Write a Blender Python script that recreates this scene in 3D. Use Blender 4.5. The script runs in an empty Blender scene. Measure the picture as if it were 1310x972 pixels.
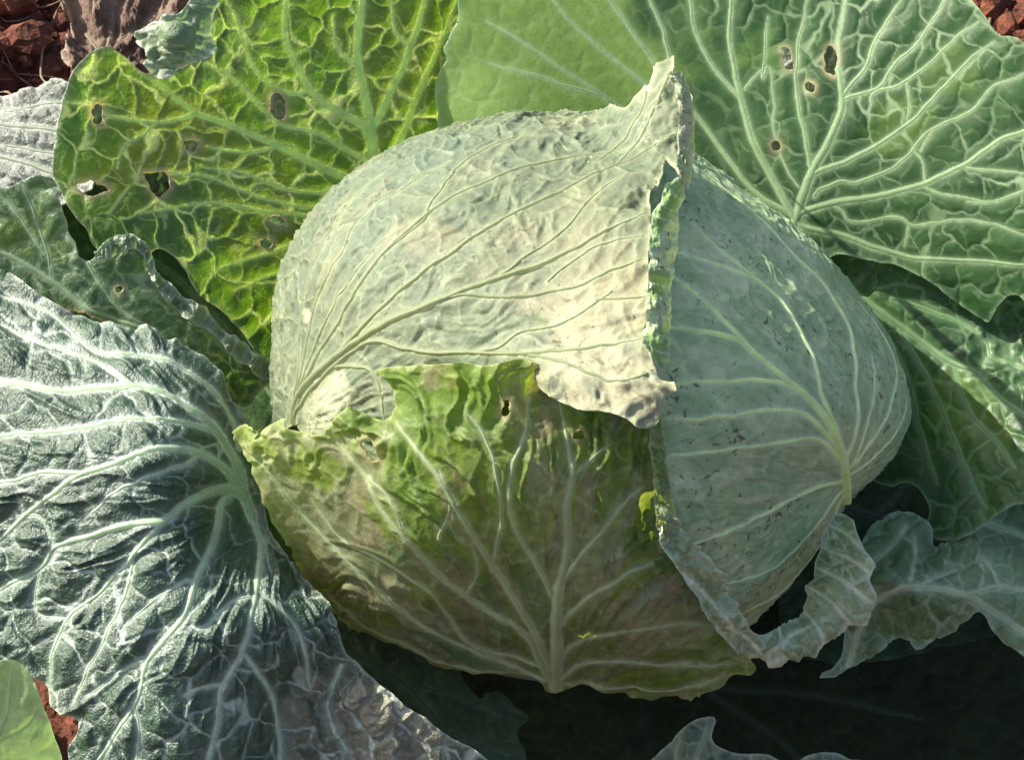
import bpy, math
import numpy as np
from mathutils import Vector

# ------------------------------------------------------------------ camera, sky, sun, exposure
scene = bpy.context.scene
COL = scene.collection
rng = np.random.default_rng(7)

WIDTH_M, DIST, PITCH = 0.41, 0.72, math.radians(45)
UNIT = WIDTH_M / 1310.0                       # metres per leaf-plan unit at the head's centre
HEAD_C = np.array([0.0, 0.0, 0.17])
R_ = np.array([1.0, 0, 0])
F_ = np.array([0, math.cos(PITCH), -math.sin(PITCH)])
U_ = np.array([0, math.sin(PITCH), math.cos(PITCH)])
CAM = HEAD_C - F_ * DIST

cam_d = bpy.data.cameras.new('camera'); cam = bpy.data.objects.new('camera', cam_d); COL.objects.link(cam)
cam.location = CAM; cam.rotation_euler = (math.pi / 2 - PITCH, 0, 0)
cam_d.angle = 2 * math.atan(WIDTH_M / 2 / DIST); cam_d.clip_start = 0.01; cam_d.clip_end = 500
scene.camera = cam

SUN = R_ * -0.72 + U_ * 0.64 - F_ * 0.25
SUN = SUN / np.linalg.norm(SUN)
world = bpy.data.worlds.new('World'); scene.world = world; world.use_nodes = True
wn = world.node_tree; bg = wn.nodes['Background']
sky = wn.nodes.new('ShaderNodeTexSky'); sky.sky_type = 'NISHITA'; sky.sun_disc = False; sky.air_density = 0.9; sky.dust_density = 3.5; sky.ozone_density = 0.5
sky.sun_elevation = math.asin(SUN[2]); sky.sun_rotation = math.atan2(SUN[0], SUN[1])
wn.links.new(sky.outputs[0], bg.inputs[0]); bg.inputs[1].default_value = 0.115
sun_d = bpy.data.lights.new('sun', 'SUN'); sun_d.energy = 4.3; sun_d.angle = math.radians(0.5)
sun_d.color = (1.0, 0.94, 0.81)
sun = bpy.data.objects.new('sun', sun_d); COL.objects.link(sun)
sun.rotation_euler = Vector(SUN).to_track_quat('Z', 'Y').to_euler(); sun.location = SUN * 5
vs = scene.view_settings; vs.view_transform = 'Standard'; vs.look = 'None'; vs.gamma = 1; vs.use_curve_mapping = False
vs.exposure = 1.18

# ------------------------------------------------------------------ helpers: space, noise, splines
def pos(x, y, w):
    """plan coordinates (right, down, height towards the viewer) -> metres in the world"""
    x = np.asarray(x, float); y = np.asarray(y, float); w = np.asarray(w, float)
    d = DIST - w * UNIT
    k = UNIT * d / DIST
    return CAM + ((x - 655) * k)[..., None] * R_ + ((486 - y) * k)[..., None] * U_ + d[..., None] * F_

_T = np.random.default_rng(11).random((256, 256))
def vnoise(x, y):
    xi = np.floor(x).astype(int); yi = np.floor(y).astype(int)
    fx = x - xi; fy = y - yi
    fx = fx * fx * fx * (fx * (fx * 6 - 15) + 10); fy = fy * fy * fy * (fy * (fy * 6 - 15) + 10)
    a = _T[yi & 255, xi & 255]; b = _T[yi & 255, (xi + 1) & 255]
    c = _T[(yi + 1) & 255, xi & 255]; d = _T[(yi + 1) & 255, (xi + 1) & 255]
    return (a * (1 - fx) + b * fx) * (1 - fy) + (c * (1 - fx) + d * fx) * fy
def fbm(x, y, size, oct=4, seed=0):
    s = 0; a = 1; t = 0
    for i in range(oct):
        ang = 0.6 + i * 1.1
        xr = x * math.cos(ang) - y * math.sin(ang); yr = x * math.sin(ang) + y * math.cos(ang)
        s = s + a * vnoise(xr / size + 17.3 * seed + 5.1 * i, yr / size + 9.7 * seed + 3.3 * i); t += a; a *= 0.5; size = size / 2.03
    return s / t
def sstep(a, b, x):
    t = np.clip((x - a) / (b - a), 0, 1); return t * t * (3 - 2 * t)

class TPS:
    def __init__(self, pts, smooth=0.0):
        p = np.asarray(pts, float); self.p = p[:, :2] / 400.0; z = p[:, 2:]
        n = len(p); K = self.k(self.p, self.p) + smooth * np.eye(n)
        Q = np.hstack([np.ones((n, 1)), self.p])
        A = np.block([[K, Q], [Q.T, np.zeros((3, 3))]])
        self.c = np.linalg.solve(A, np.vstack([z, np.zeros((3, z.shape[1]))]))
    @staticmethod
    def k(a, b):
        d2 = ((a[:, None] - b[None]) ** 2).sum(-1)
        return np.where(d2 > 1e-12, 0.5 * d2 * np.log(np.maximum(d2, 1e-12)), 0)
    def __call__(self, x, y):
        sh = np.shape(x); q = np.stack([np.ravel(x), np.ravel(y)], 1) / 400.0
        out = np.empty(len(q))
        for i in range(0, len(q), 40000):
            s = q[i:i + 40000]
            out[i:i + 40000] = (self.k(s, self.p) @ self.c[:-3] + np.hstack([np.ones((len(s), 1)), s]) @ self.c[-3:])[:, 0]
        return out.reshape(sh)

def catmull(pts, step, closed=False):
    p = np.asarray(pts, float)
    if closed: q = np.vstack([p[-1], p, p[0], p[1]])
    else: q = np.vstack([2 * p[0] - p[1], p, 2 * p[-1] - p[-2]])
    out = []
    for i in range(1, len(q) - 2):
        n = max(1, int(np.hypot(*(q[i + 1] - q[i])[:2]) / step))
        t = np.linspace(0, 1, n, endpoint=False)[:, None]
        out.append(0.5 * (2 * q[i] + (q[i + 1] - q[i - 1]) * t + (2 * q[i - 1] - 5 * q[i] + 4 * q[i + 1] - q[i + 2]) * t ** 2
                          + (3 * q[i] - q[i - 1] - 3 * q[i + 1] + q[i + 2]) * t ** 3))
    if not closed: out.append(p[-1:])
    return np.vstack(out)

# ------------------------------------------------------------------ helpers: mesh objects
def mesh_obj(name, verts, faces, mat, parent=None, col=None, smooth=True):
    me = bpy.data.meshes.new(name)
    verts = np.asarray(verts, np.float32); faces = np.asarray(faces, np.int32)
    k = faces.shape[1]
    me.vertices.add(len(verts)); me.vertices.foreach_set('co', verts.ravel())
    me.loops.add(faces.size); me.loops.foreach_set('vertex_index', faces.ravel())
    me.polygons.add(len(faces)); me.polygons.foreach_set('loop_start', np.arange(0, faces.size, k, dtype=np.int32))
    me.polygons.foreach_set('use_smooth', np.full(len(faces), smooth))
    me.update(calc_edges=True); me.validate()
    if col is not None:
        a = me.color_attributes.new('Col', 'FLOAT_COLOR', 'POINT')
        c = np.ones((len(verts), 4), np.float32); c[:, :col.shape[1]] = col
        a.data.foreach_set('color', c.ravel())
    me.materials.append(mat)
    o = bpy.data.objects.new(name, me); COL.objects.link(o)
    if parent is not None: o.parent = parent
    return o
def tag(o, label=None, cat=None, kind=None, group=None):
    if label: o['label'] = label
    if cat: o['category'] = cat
    if kind: o['kind'] = kind
    if group: o['group'] = group
    return o
def thing(name, loc, label, cat):
    o = bpy.data.objects.new(name, None); COL.objects.link(o); o.empty_display_size = 0.03
    o.location = loc; return tag(o, label, cat)
def adopt(o, parent):
    o.parent = parent; o.matrix_parent_inverse = parent.matrix_world.inverted() if parent.type == 'MESH' else __import__('mathutils').Matrix.Translation(-parent.location)
    return o

# ------------------------------------------------------------------ materials
def leaf_mat(name, rough=0.42, trans=0.35, tcol=(1.25, 1.5, 0.45), bump=0.35, bsize=900, spec=0.5, speck=0.0, bloom=0.0, fleck=0.25):
    m = bpy.data.materials.new(name); m.use_nodes = True; nt = m.node_tree; N = nt.nodes; L = nt.links
    N.clear(); out = N.new('ShaderNodeOutputMaterial')
    at = N.new('ShaderNodeAttribute'); at.attribute_name = 'Col'
    tc = N.new('ShaderNodeTexCoord')
    # colour mottling
    n1 = N.new('ShaderNodeTexNoise'); n1.inputs['Scale'].default_value = 260; n1.inputs['Detail'].default_value = 5
    n1.inputs['Roughness'].default_value = 0.65
    L.new(tc.outputs['Object'], n1.inputs['Vector'])
    mr = N.new('ShaderNodeMapRange'); mr.inputs[1].default_value = 0.3; mr.inputs[2].default_value = 0.7
    mr.inputs[3].default_value = 1 - fleck; mr.inputs[4].default_value = 1 + fleck; L.new(n1.outputs['Fac'], mr.inputs[0])
    vm = N.new('ShaderNodeVectorMath'); vm.operation = 'SCALE'
    L.new(at.outputs['Color'], vm.inputs[0]); L.new(mr.outputs[0], vm.inputs['Scale'])
    colour = vm.outputs[0]
    if speck > 0:                                   # small dark feeding scars
        mp = N.new('ShaderNodeMapping'); mp.inputs['Scale'].default_value = (1, 1, 1.0)
        n0 = N.new('ShaderNodeTexNoise'); n0.inputs['Scale'].default_value = 330; n0.inputs['Detail'].default_value = 2.5
        n0.inputs['Roughness'].default_value = 0.6; n0.inputs['Distortion'].default_value = 0.6
        n9 = N.new('ShaderNodeTexNoise'); n9.inputs['Scale'].default_value = 38; n9.inputs['Detail'].default_value = 2
        L.new(tc.outputs['Object'], n0.inputs['Vector']); L.new(tc.outputs['Object'], n9.inputs['Vector'])
        md = N.new('ShaderNodeMath'); md.operation = 'MULTIPLY_ADD'; md.inputs[1].default_value = 0.45
        L.new(n9.outputs['Fac'], md.inputs[0]); L.new(n0.outputs['Fac'], md.inputs[2])
        r2 = N.new('ShaderNodeMapRange'); r2.inputs[1].default_value = 0.845; r2.inputs[2].default_value = 0.95
        L.new(md.outputs[0], r2.inputs[0])
        mx = N.new('ShaderNodeMix'); mx.data_type = 'RGBA'
        ml = N.new('ShaderNodeMath'); ml.operation = 'MULTIPLY'; ml.inputs[1].default_value = speck
        L.new(r2.outputs[0], ml.inputs[0]); L.new(ml.outputs[0], mx.inputs[0])
        L.new(colour, mx.inputs[6]); mx.inputs[7].default_value = (0.075, 0.085, 0.05, 1)
        colour = mx.outputs[2]
    # fine relief
    n2 = N.new('ShaderNodeTexNoise'); n2.inputs['Scale'].default_value = bsize; n2.inputs['Detail'].default_value = 3
    L.new(tc.outputs['Object'], n2.inputs['Vector'])
    n3 = N.new('ShaderNodeTexNoise'); n3.inputs['Scale'].default_value = bsize * 0.28; n3.inputs['Detail'].default_value = 4
    n3.inputs['Roughness'].default_value = 0.6
    L.new(tc.outputs['Object'], n3.inputs['Vector'])
    ma = N.new('ShaderNodeMath'); ma.operation = 'MULTIPLY_ADD'; ma.inputs[1].default_value = 2.2
    L.new(n3.outputs['Fac'], ma.inputs[0]); L.new(n2.outputs['Fac'], ma.inputs[2])
    bp = N.new('ShaderNodeBump'); bp.inputs['Strength'].default_value = bump; bp.inputs['Distance'].default_value = 0.0009
    L.new(ma.outputs[0], bp.inputs['Height'])
    pb = N.new('ShaderNodeBsdfPrincipled'); L.new(colour, pb.inputs['Base Color'])
    pb.inputs['Roughness'].default_value = rough; pb.inputs['Specular IOR Level'].default_value = spec
    if bloom > 0:
        pb.inputs['Sheen Weight'].default_value = bloom; pb.inputs['Sheen Roughness'].default_value = 0.45
        pb.inputs['Sheen Tint'].default_value = (0.8, 0.95, 0.95, 1)
    rr = N.new('ShaderNodeMapRange'); rr.inputs[1].default_value = 0.3; rr.inputs[2].default_value = 0.7
    rr.inputs[3].default_value = rough - 0.1; rr.inputs[4].default_value = rough + 0.13; L.new(n3.outputs['Fac'], rr.inputs[0])
    L.new(rr.outputs[0], pb.inputs['Roughness'])
    L.new(bp.outputs[0], pb.inputs['Normal'])
    tb = N.new('ShaderNodeBsdfTranslucent')
    v2 = N.new('ShaderNodeVectorMath'); v2.operation = 'MULTIPLY'; v2.inputs[1].default_value = tcol
    L.new(colour, v2.inputs[0]); L.new(v2.outputs[0], tb.inputs['Color']); L.new(bp.outputs[0], tb.inputs['Normal'])
    mix = N.new('ShaderNodeMixShader'); mix.inputs[0].default_value = trans
    L.new(pb.outputs[0], mix.inputs[1]); L.new(tb.outputs[0], mix.inputs[2]); L.new(mix.outputs[0], out.inputs[0])
    return m

M_HEAD = leaf_mat('waxy_head_leaf', rough=0.55, trans=0.12, tcol=(1.0, 1.2, 0.5), bump=0.22, bsize=900, spec=0.22, speck=0.85, fleck=0.16)
M_FRONT = leaf_mat('weathered_front_leaf', rough=0.5, trans=0.45, tcol=(1.4, 1.5, 0.3), bump=0.28, bsize=700, spec=0.35, speck=0.3, fleck=0.25)
M_LEAF = leaf_mat('green_leaf', rough=0.42, trans=0.40, tcol=(1.45, 1.45, 0.55), bump=0.4, spec=0.5)
M_SMOOTH = leaf_mat('right_green_leaf', rough=0.45, trans=0.35, tcol=(1.1, 1.5, 0.5), bump=0.12, spec=0.45, fleck=0.14)
M_GLOSS = leaf_mat('glossy_dark_leaf', rough=0.42, trans=0.2, tcol=(1.1, 1.5, 0.6), bump=0.5, bsize=1000, spec=0.45)
M_SILVER = leaf_mat('silvery_wax_leaf', rough=0.40, trans=0.12, tcol=(1.1, 1.5, 0.6), bump=0.7, bsize=1100, spec=0.7)
M_SHADE = leaf_mat('matt_lower_leaf', rough=0.75, trans=0.2, tcol=(1.1, 1.5, 0.6), bump=0.4, spec=0.15)
M_VEIN = leaf_mat('pale_vein', rough=0.5, trans=0.5, tcol=(1.3, 1.35, 0.85), bump=0.15, spec=0.5, fleck=0.08)
M_DRY = leaf_mat('dried_leaf_litter', rough=0.7, trans=0.1, tcol=(1, 0.9, 0.7), bump=0.8, bsize=500, spec=0.2)

# ------------------------------------------------------------------ leaf builder
class Grid:
    pass
def windowed_dist(g, P, Rmax, wid=None):
    """distance from the grid's points to a polyline, minus its half width"""
    D = np.full(g.X.shape, Rmax, float)
    for i in range(len(P) - 1):
        a, b = P[i], P[i + 1]
        x0 = int((min(a[0], b[0]) - Rmax - g.x0) / g.s); x1 = int((max(a[0], b[0]) + Rmax - g.x0) / g.s) + 2
        y0 = int((min(a[1], b[1]) - Rmax - g.y0) / g.s); y1 = int((max(a[1], b[1]) + Rmax - g.y0) / g.s) + 2
        x0, y0 = max(x0, 0), max(y0, 0)
        if x1 <= x0 or y1 <= y0 or x0 >= g.X.shape[1] or y0 >= g.X.shape[0]: continue
        X = g.X[y0:y1, x0:x1]; Y = g.Y[y0:y1, x0:x1]
        d = b - a; L2 = max(float(d[0] ** 2 + d[1] ** 2), 1e-9)
        t = np.clip(((X - a[0]) * d[0] + (Y - a[1]) * d[1]) / L2, 0, 1)
        dd = np.hypot(X - a[0] - t * d[0], Y - a[1] - t * d[1])
        if wid is not None: dd = dd - (wid[i] * (1 - t) + wid[i + 1] * t)
        D[y0:y1, x0:x1] = np.minimum(D[y0:y1, x0:x1], dd)
    return D
def inside_mask(g, P):
    ins = np.zeros(g.X.shape, bool); xs = g.X[0]
    A = P; B = np.roll(P, -1, 0)
    for j, y in enumerate(g.Y[:, 0]):
        c = (A[:, 1] <= y) != (B[:, 1] <= y)
        if not c.any(): continue
        xc = np.sort(A[c, 0] + (y - A[c, 1]) / (B[c, 1] - A[c, 1]) * (B[c, 0] - A[c, 0]))
        ins[j] = (np.searchsorted(xc, xs) % 2) == 1
    return ins

class HeightMap:
    """leaf plan (x, y) -> (x, y, height)"""
    def __init__(self, pts): self.t = TPS(pts)
    def __call__(self, a, b): return a, b, self.t(a, b)
    def inv(self, p): return np.asarray(p, float)

def polish_outline(pts, rag, seed, step=4, size=38):
    c = catmull(pts, step, True)
    d = np.roll(c, -1, 0) - np.roll(c, 1, 0); n = np.stack([d[:, 1], -d[:, 0]], 1); n /= np.maximum(np.hypot(*n.T), 1e-6)[:, None]
    s = np.concatenate([[0], np.cumsum(np.hypot(*(np.diff(c, axis=0)).T))])
    nz = (fbm(s, s * 0 + seed * 3.1, size, 4, seed) - 0.5) * 2
    return c + n * (nz * rag)[:, None]

def build_leaf(name, fmap, outline, veins, parent, mat, base, base2, veinc, step=2.2, rag=5, holes=(), net=(34, 0.6), inner=0.35,
               dome=3.0, crinkle=2.0, crsize=40, ruffle=0.0, rufsize=70, margin=None, mwid=5, patches=(), seed=1, thick=2.2,
               vein_h=0.45, fold=0.0, mott=90, vmat=None, vscale=1.0, label=None, sink=0.0, facing=1, groove=0.0, smooth=(), pleat=None, crump=(), streaks=(), ribs_in_blade=False):
    bd = polish_outline(outline, rag, seed)
    g = Grid(); g.s = step
    g.x0, g.y0 = bd.min(0) - 3 * step; x1, y1 = bd.max(0) + 3 * step
    g.X, g.Y = np.meshgrid(np.arange(g.x0, x1, step), np.arange(g.y0, y1, step))
    ins = inside_mask(g, bd)
    RM = 60.0; hd = np.full(g.X.shape, RM)
    dist = windowed_dist(g, np.vstack([bd, bd[:1]]), RM)
    for k, h in enumerate(holes):
        h = np.asarray(fmap.inv(h), float); h = h.mean(0) + (h - h.mean(0)) * (0.65 + 0.3 * ((k * 7 + seed) % 5) / 4)
        hp = polish_outline(h, 4.5, seed + k + 20, 1.2, 11)
        ih = inside_mask(g, hp); dh = windowed_dist(g, np.vstack([hp, hp[:1]]), RM)
        ins &= ~ih; dist = np.minimum(dist, dh); hd = np.minimum(hd, dh)
    sd = np.where(ins, dist, -dist)
    # keep cells with a corner inside; pull outside corners to the rim
    cell = ins[:-1, :-1] | ins[1:, :-1] | ins[:-1, 1:] | ins[1:, 1:]
    gy, gx = np.gradient(sd, step); gl = np.maximum(np.hypot(gx, gy), 1e-3); mv = np.minimum(np.abs(sd), 1.5 * step) * np.sign(sd)
    out = ~ins & (dist < 4 * step)
    X = np.where(out, g.X - mv * gx / gl, g.X); Y = np.where(out, g.Y - mv * gy / gl, g.Y)
    # main veins
    dv = np.full(X.shape, 60.0); vlist = []
    for v in veins:
        pl, w0, w1 = v[0], v[1] * vscale, v[2] * vscale
        q = catmull(fmap.inv(pl), 5)
        arc = np.concatenate([[0], np.cumsum(np.hypot(*np.diff(q, axis=0).T))])
        q = q + (1.4 if w0 > 6 else 2.6) * np.stack([fbm(arc, arc * 0 + 3, 26, 2, seed + len(vlist)) - .5, fbm(arc, arc * 0 + 9, 26, 2, seed + len(vlist)) - .5], 1) * 2
        s = np.linspace(0, 1, len(q)); wd = (w0 * (1 - s) + w1 * s) * 0.5 * (1 - 0.75 * np.clip((s - 0.88) / 0.12, 0, 1))
        vlist.append((q, wd)); dv = np.minimum(dv, windowed_dist(g, q, 60.0, wd))
    # vein network between them: ragged polygon cells
    cs, ns = net
    wx = X + (fbm(X, Y, cs * 0.9, 3, seed + 1) - .5) * cs * 0.75; wy = Y + (fbm(X, Y, cs * 0.9, 3, seed + 2) - .5) * cs * 0.75
    def voro(size, sd_):
        r = np.random.default_rng(seed * 31 + sd_)
        sx, sy = np.meshgrid(np.arange(g.x0 - size, x1 + size, size), np.arange(g.y0 - size, y1 + size, size))
        sx = (sx + r.uniform(-.58, .58, sx.shape) * size).ravel(); sy = (sy + r.uniform(-.58, .58, sy.shape) * size).ravel()
        F1 = np.full(X.shape, 1e3); F2 = np.full(X.shape, 1e3); I1 = np.zeros(X.shape, int); I2 = np.zeros(X.shape, int)
        W = int(size * 2.6 / step)
        for k in range(len(sx)):
            i = int((sx[k] - g.x0) / step); j = int((sy[k] - g.y0) / step)
            a, b, c, d = max(j - W, 0), max(j + W, 0), max(i - W, 0), max(i + W, 0)
            if b <= a or d <= c or a >= X.shape[0] or c >= X.shape[1]: continue
            sl = (slice(a, b), slice(c, d))
            dd = np.hypot(wx[sl] - sx[k], wy[sl] - sy[k])
            f1, f2, i1, i2 = F1[sl], F2[sl], I1[sl], I2[sl]
            lt = dd < f1; mid = ~lt & (dd < f2)
            F2[sl] = np.where(lt, f1, np.where(mid, dd, f2)); I2[sl] = np.where(lt, i1, np.where(mid, k, i2))
            F1[sl] = np.where(lt, dd, f1); I1[sl] = np.where(lt, k, i1)
        e = (F2 - F1) * 0.5
        h = np.sin((I1 + I2) * 12.9898 + (I1 * I2 % 1009) * 4.1414) * 43758.5453; h = h - np.floor(h)
        return e, h
    e1, h1 = voro(cs, 1); e2, h2 = voro(cs * 0.45, 2)
    netv = np.clip(1.6 - e1 / (0.65 + 0.9 * h1), 0, 1) * (0.55 + 0.45 * h1)
    net2 = np.clip(1.6 - e2 / 1.0, 0, 1) * sstep(0.35, 0.9, h2) * inner
    vm = np.clip(np.maximum(netv, net2) * ns, 0, 1); calm = np.ones(X.shape)
    for (px, py, r) in smooth:
        q = fmap.inv([[px, py]])[0]; calm = np.minimum(calm, sstep(0.55, 1.0, np.hypot(X - q[0], Y - q[1]) / r) * 0.7 + 0.3)
    vm = vm * calm * np.clip(0.25 + 1.35 * fbm(X, Y, 90, 3, seed + 70), 0.3, 1.1)
    glow = np.exp(-np.maximum(dv, 0) / 2.6)                    # pale tissue along the ribs
    # relief
    cellb = 1 - np.exp(-e1 / (cs * 0.14)); ribb = 1 - np.exp(-np.maximum(dv, 0) / 13.0)
    cr = (fbm(X, Y, crsize, 4, seed + 5) - .5) * 2
    cr2 = (1 - np.abs(fbm(X * 1.0, Y * 1.0, crsize * 0.6, 3, seed + 6) - .5) * 4)
    amp = ribb * (0.55 + 0.9 * fbm(X, Y, 110, 2, seed + 8))
    disp = (dome * cellb * amp * 1.2 + crinkle * (cr + 0.35 * cr2) * (0.25 + 0.75 * ribb)) * facing * calm - groove * np.exp(-np.maximum(dv, 0) / 6.0)
    if pleat:
        po = fmap.inv([[pleat[0], pleat[1]]])[0]; an = np.arctan2(Y - po[1], X - po[0]); rr = np.hypot(X - po[0], Y - po[1])
        pn = fbm(an * 260 + 0.25 * (fbm(X, Y, 70, 2, seed + 30) - .5) * 200, rr * 0.2, pleat[3], 3, seed + 31)
        pr = np.clip(1 - np.abs(2 * pn - 1) * 3.2, 0, 1)
        disp = disp + pleat[2] * ((pn - .5) * 2 + 0.9 * pr ** 2) * (0.3 + 0.7 * ribb) * np.clip(rr / 160, 0.1, 1)
    for (px, py, r, a_, sz) in crump:
        q_ = fmap.inv([[px, py]])[0]; kk = 1 - sstep(0.4, 1.0, np.hypot(X - q_[0], Y - q_[1]) / r)
        nn_ = fbm(X, Y, sz, 3, seed + 50); disp = disp + kk * a_ * ((nn_ - .5) * 2.4 + np.clip(1 - np.abs(2 * nn_ - 1) * 4, 0, 1) * 0.6)
    if ruffle:
        nr = (fbm(X, Y, rufsize, 2, seed + 9) - .5) * 2
        disp = disp + ruffle * nr * np.exp(-np.clip(sd, 0, None) / 28.0)
    if fold: disp = disp + fold * np.exp(-np.clip(sd, 0, None) / 9.0)
    fx, fy, fw = fmap(X, Y)
    P0 = pos(fx, fy, fw)
    du = np.gradient(P0, axis=1); dw = np.gradient(P0, axis=0)
    nrm = np.cross(dw, du); nrm /= np.maximum(np.linalg.norm(nrm, axis=-1), 1e-12)[..., None]
    P1 = P0 + nrm * (disp * UNIT)[..., None]
    # colour of the tissue, ribs, margin, stains and painted-in light patches
    m1 = sstep(0.35, 0.65, fbm(X, Y, mott, 4, seed + 12))[..., None]
    C = np.array(base) * (1 - m1) + np.array(base2) * m1
    C = C * (0.82 + 0.36 * fbm(X, Y, 16, 3, seed + 13))[..., None]
    for (px, py, r, c, s) in patches:
        q = fmap.inv([[px, py]])[0]
        dd = np.hypot(X - q[0], Y - q[1]) / r + (fbm(X, Y, r * 0.5 + 12, 4, seed + 15) - .5) * 1.3
        k = (s * (1 - sstep(0.55, 1.05, dd)))[..., None]; C = C * (1 - k) + np.array(c) * k
    for (ox, oy, c, s_, sz, lo) in streaks:                       # dried tan, green and dark streaks that follow the ribs
        po = fmap.inv([[ox, oy]])[0]; an = np.arctan2(Y - po[1], X - po[0]); rr = np.hypot(X - po[0], Y - po[1])
        k = (s_ * sstep(lo, lo + 0.12, fbm(an * 260, rr * 0.35, sz, 4, seed + 60 + int(sz))))[..., None]; C = C * (1 - k) + np.array(c) * k
    V = np.array(veinc)
    vk = np.maximum(vm * 0.95, np.where(dv < 0.2, 1.0, glow * 0.6))[..., None]; C = C * (1 - vk) + V * vk
    if margin is not None:
        k = (0.8 * np.exp(-np.clip(sd, 0, None) / mwid))[..., None]; C = C * (1 - k) + np.array(margin) * k
    k = (0.85 * np.exp(-np.maximum(hd - 1, 0) / 3.0))[..., None]; C = C * (1 - k) + np.array((0.42, 0.36, 0.2)) * k
    # faces
    idx = -np.ones(X.shape, int); used = np.zeros(X.shape, bool)
    used[:-1, :-1] |= cell; used[1:, :-1] |= cell; used[:-1, 1:] |= cell; used[1:, 1:] |= cell
    idx[used] = np.arange(used.sum())
    q = np.stack([idx[:-1, :-1][cell], idx[1:, :-1][cell], idx[1:, 1:][cell], idx[:-1, 1:][cell]], 1)
    verts = P1[used]; cols = np.clip(C[used], 0.005, 0.95); nn = nrm[used]
    # the cut edge has thickness
    E = np.vstack([q[:, [0, 1]], q[:, [1, 2]], q[:, [2, 3]], q[:, [3, 0]]])
    key = np.sort(E, 1); key = key[:, 0] * np.int64(len(verts)) + key[:, 1]
    _, inv_, cnt = np.unique(key, return_inverse=True, return_counts=True)
    be = E[cnt[inv_] == 1]
    bv = np.unique(be); mp = {int(v): i + len(verts) for i, v in enumerate(bv)}
    nv = verts[bv] - nn[bv] * thick * UNIT
    wall = np.array([[b, a, mp[int(a)], mp[int(b)]] for a, b in be])
    verts = np.vstack([verts, nv]); cols = np.vstack([cols, cols[bv]]); q = np.vstack([q, wall])
    leaf = adopt(mesh_obj(name, verts, q, mat, None, cols), parent)
    if label: leaf['label'] = label
    # raised ribs, one mesh each
    H, Wd = X.shape
    for qv, wd in ([] if ribs_in_blade else vlist):
        gi = np.clip((qv[:, 0] - g.x0) / step, 0, Wd - 1.01); gj = np.clip((qv[:, 1] - g.y0) / step, 0, H - 1.01)
        i0 = gi.astype(int); j0 = gj.astype(int); a = (gi - i0)[:, None]; b = (gj - j0)[:, None]
        bil = lambda A: (A[j0, i0] * (1 - a) + A[j0, i0 + 1] * a) * (1 - b) + (A[j0 + 1, i0] * (1 - a) + A[j0 + 1, i0 + 1] * a) * b
        ok = ins[j0, i0] & ins[np.minimum(j0 + 1, H - 1), np.minimum(i0 + 1, Wd - 1)]
        best = None; run = []                                     # longest run on the blade
        for k in range(len(qv) + 1):
            if k < len(qv) and ok[k]: run.append(k)
            else:
                if best is None or len(run) > len(best): best = run
                run = []
        if not best or len(best) < 4: continue
        c = bil(P1)[best]; n = bil(nrm)[best]; w_ = wd[best] * UNIT
        t = np.gradient(c, axis=0); t /= np.linalg.norm(t, axis=1)[:, None]
        sdir = np.cross(n, t); sdir /= np.linalg.norm(sdir, axis=1)[:, None]; n2 = np.cross(t, sdir)
        K = 11; tt_ = np.linspace(-1, 1, K); bell = (0.5 + 0.5 * np.cos(math.pi * tt_)) ** 0.8
        ring = c[:, None] + (sdir * w_[:, None])[:, None] * (-tt_ * 1.3)[None, :, None] \
            + (n2 * (w_ * vein_h)[:, None])[:, None] * (bell * 1.15 - 0.1)[None, :, None]
        m = len(best); f = []
        ii = np.arange(m * K).reshape(m, K)
        f = np.stack([ii[:-1, :-1], ii[:-1, 1:], ii[1:, 1:], ii[1:, :-1]], -1).reshape(-1, 4)
        vc = np.tile(V, (m * K, 1)) * (0.9 + 0.2 * fbm(np.arange(m * K) * 1.0, np.zeros(m * K), 60, 2, seed))[:, None]
        o = mesh_obj('vein', ring.reshape(-1, 3), f, vmat or M_VEIN, None, vc); o.parent = leaf; o.matrix_parent_inverse = leaf.matrix_world.inverted()
        o.matrix_parent_inverse.identity()
    return leaf

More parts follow.
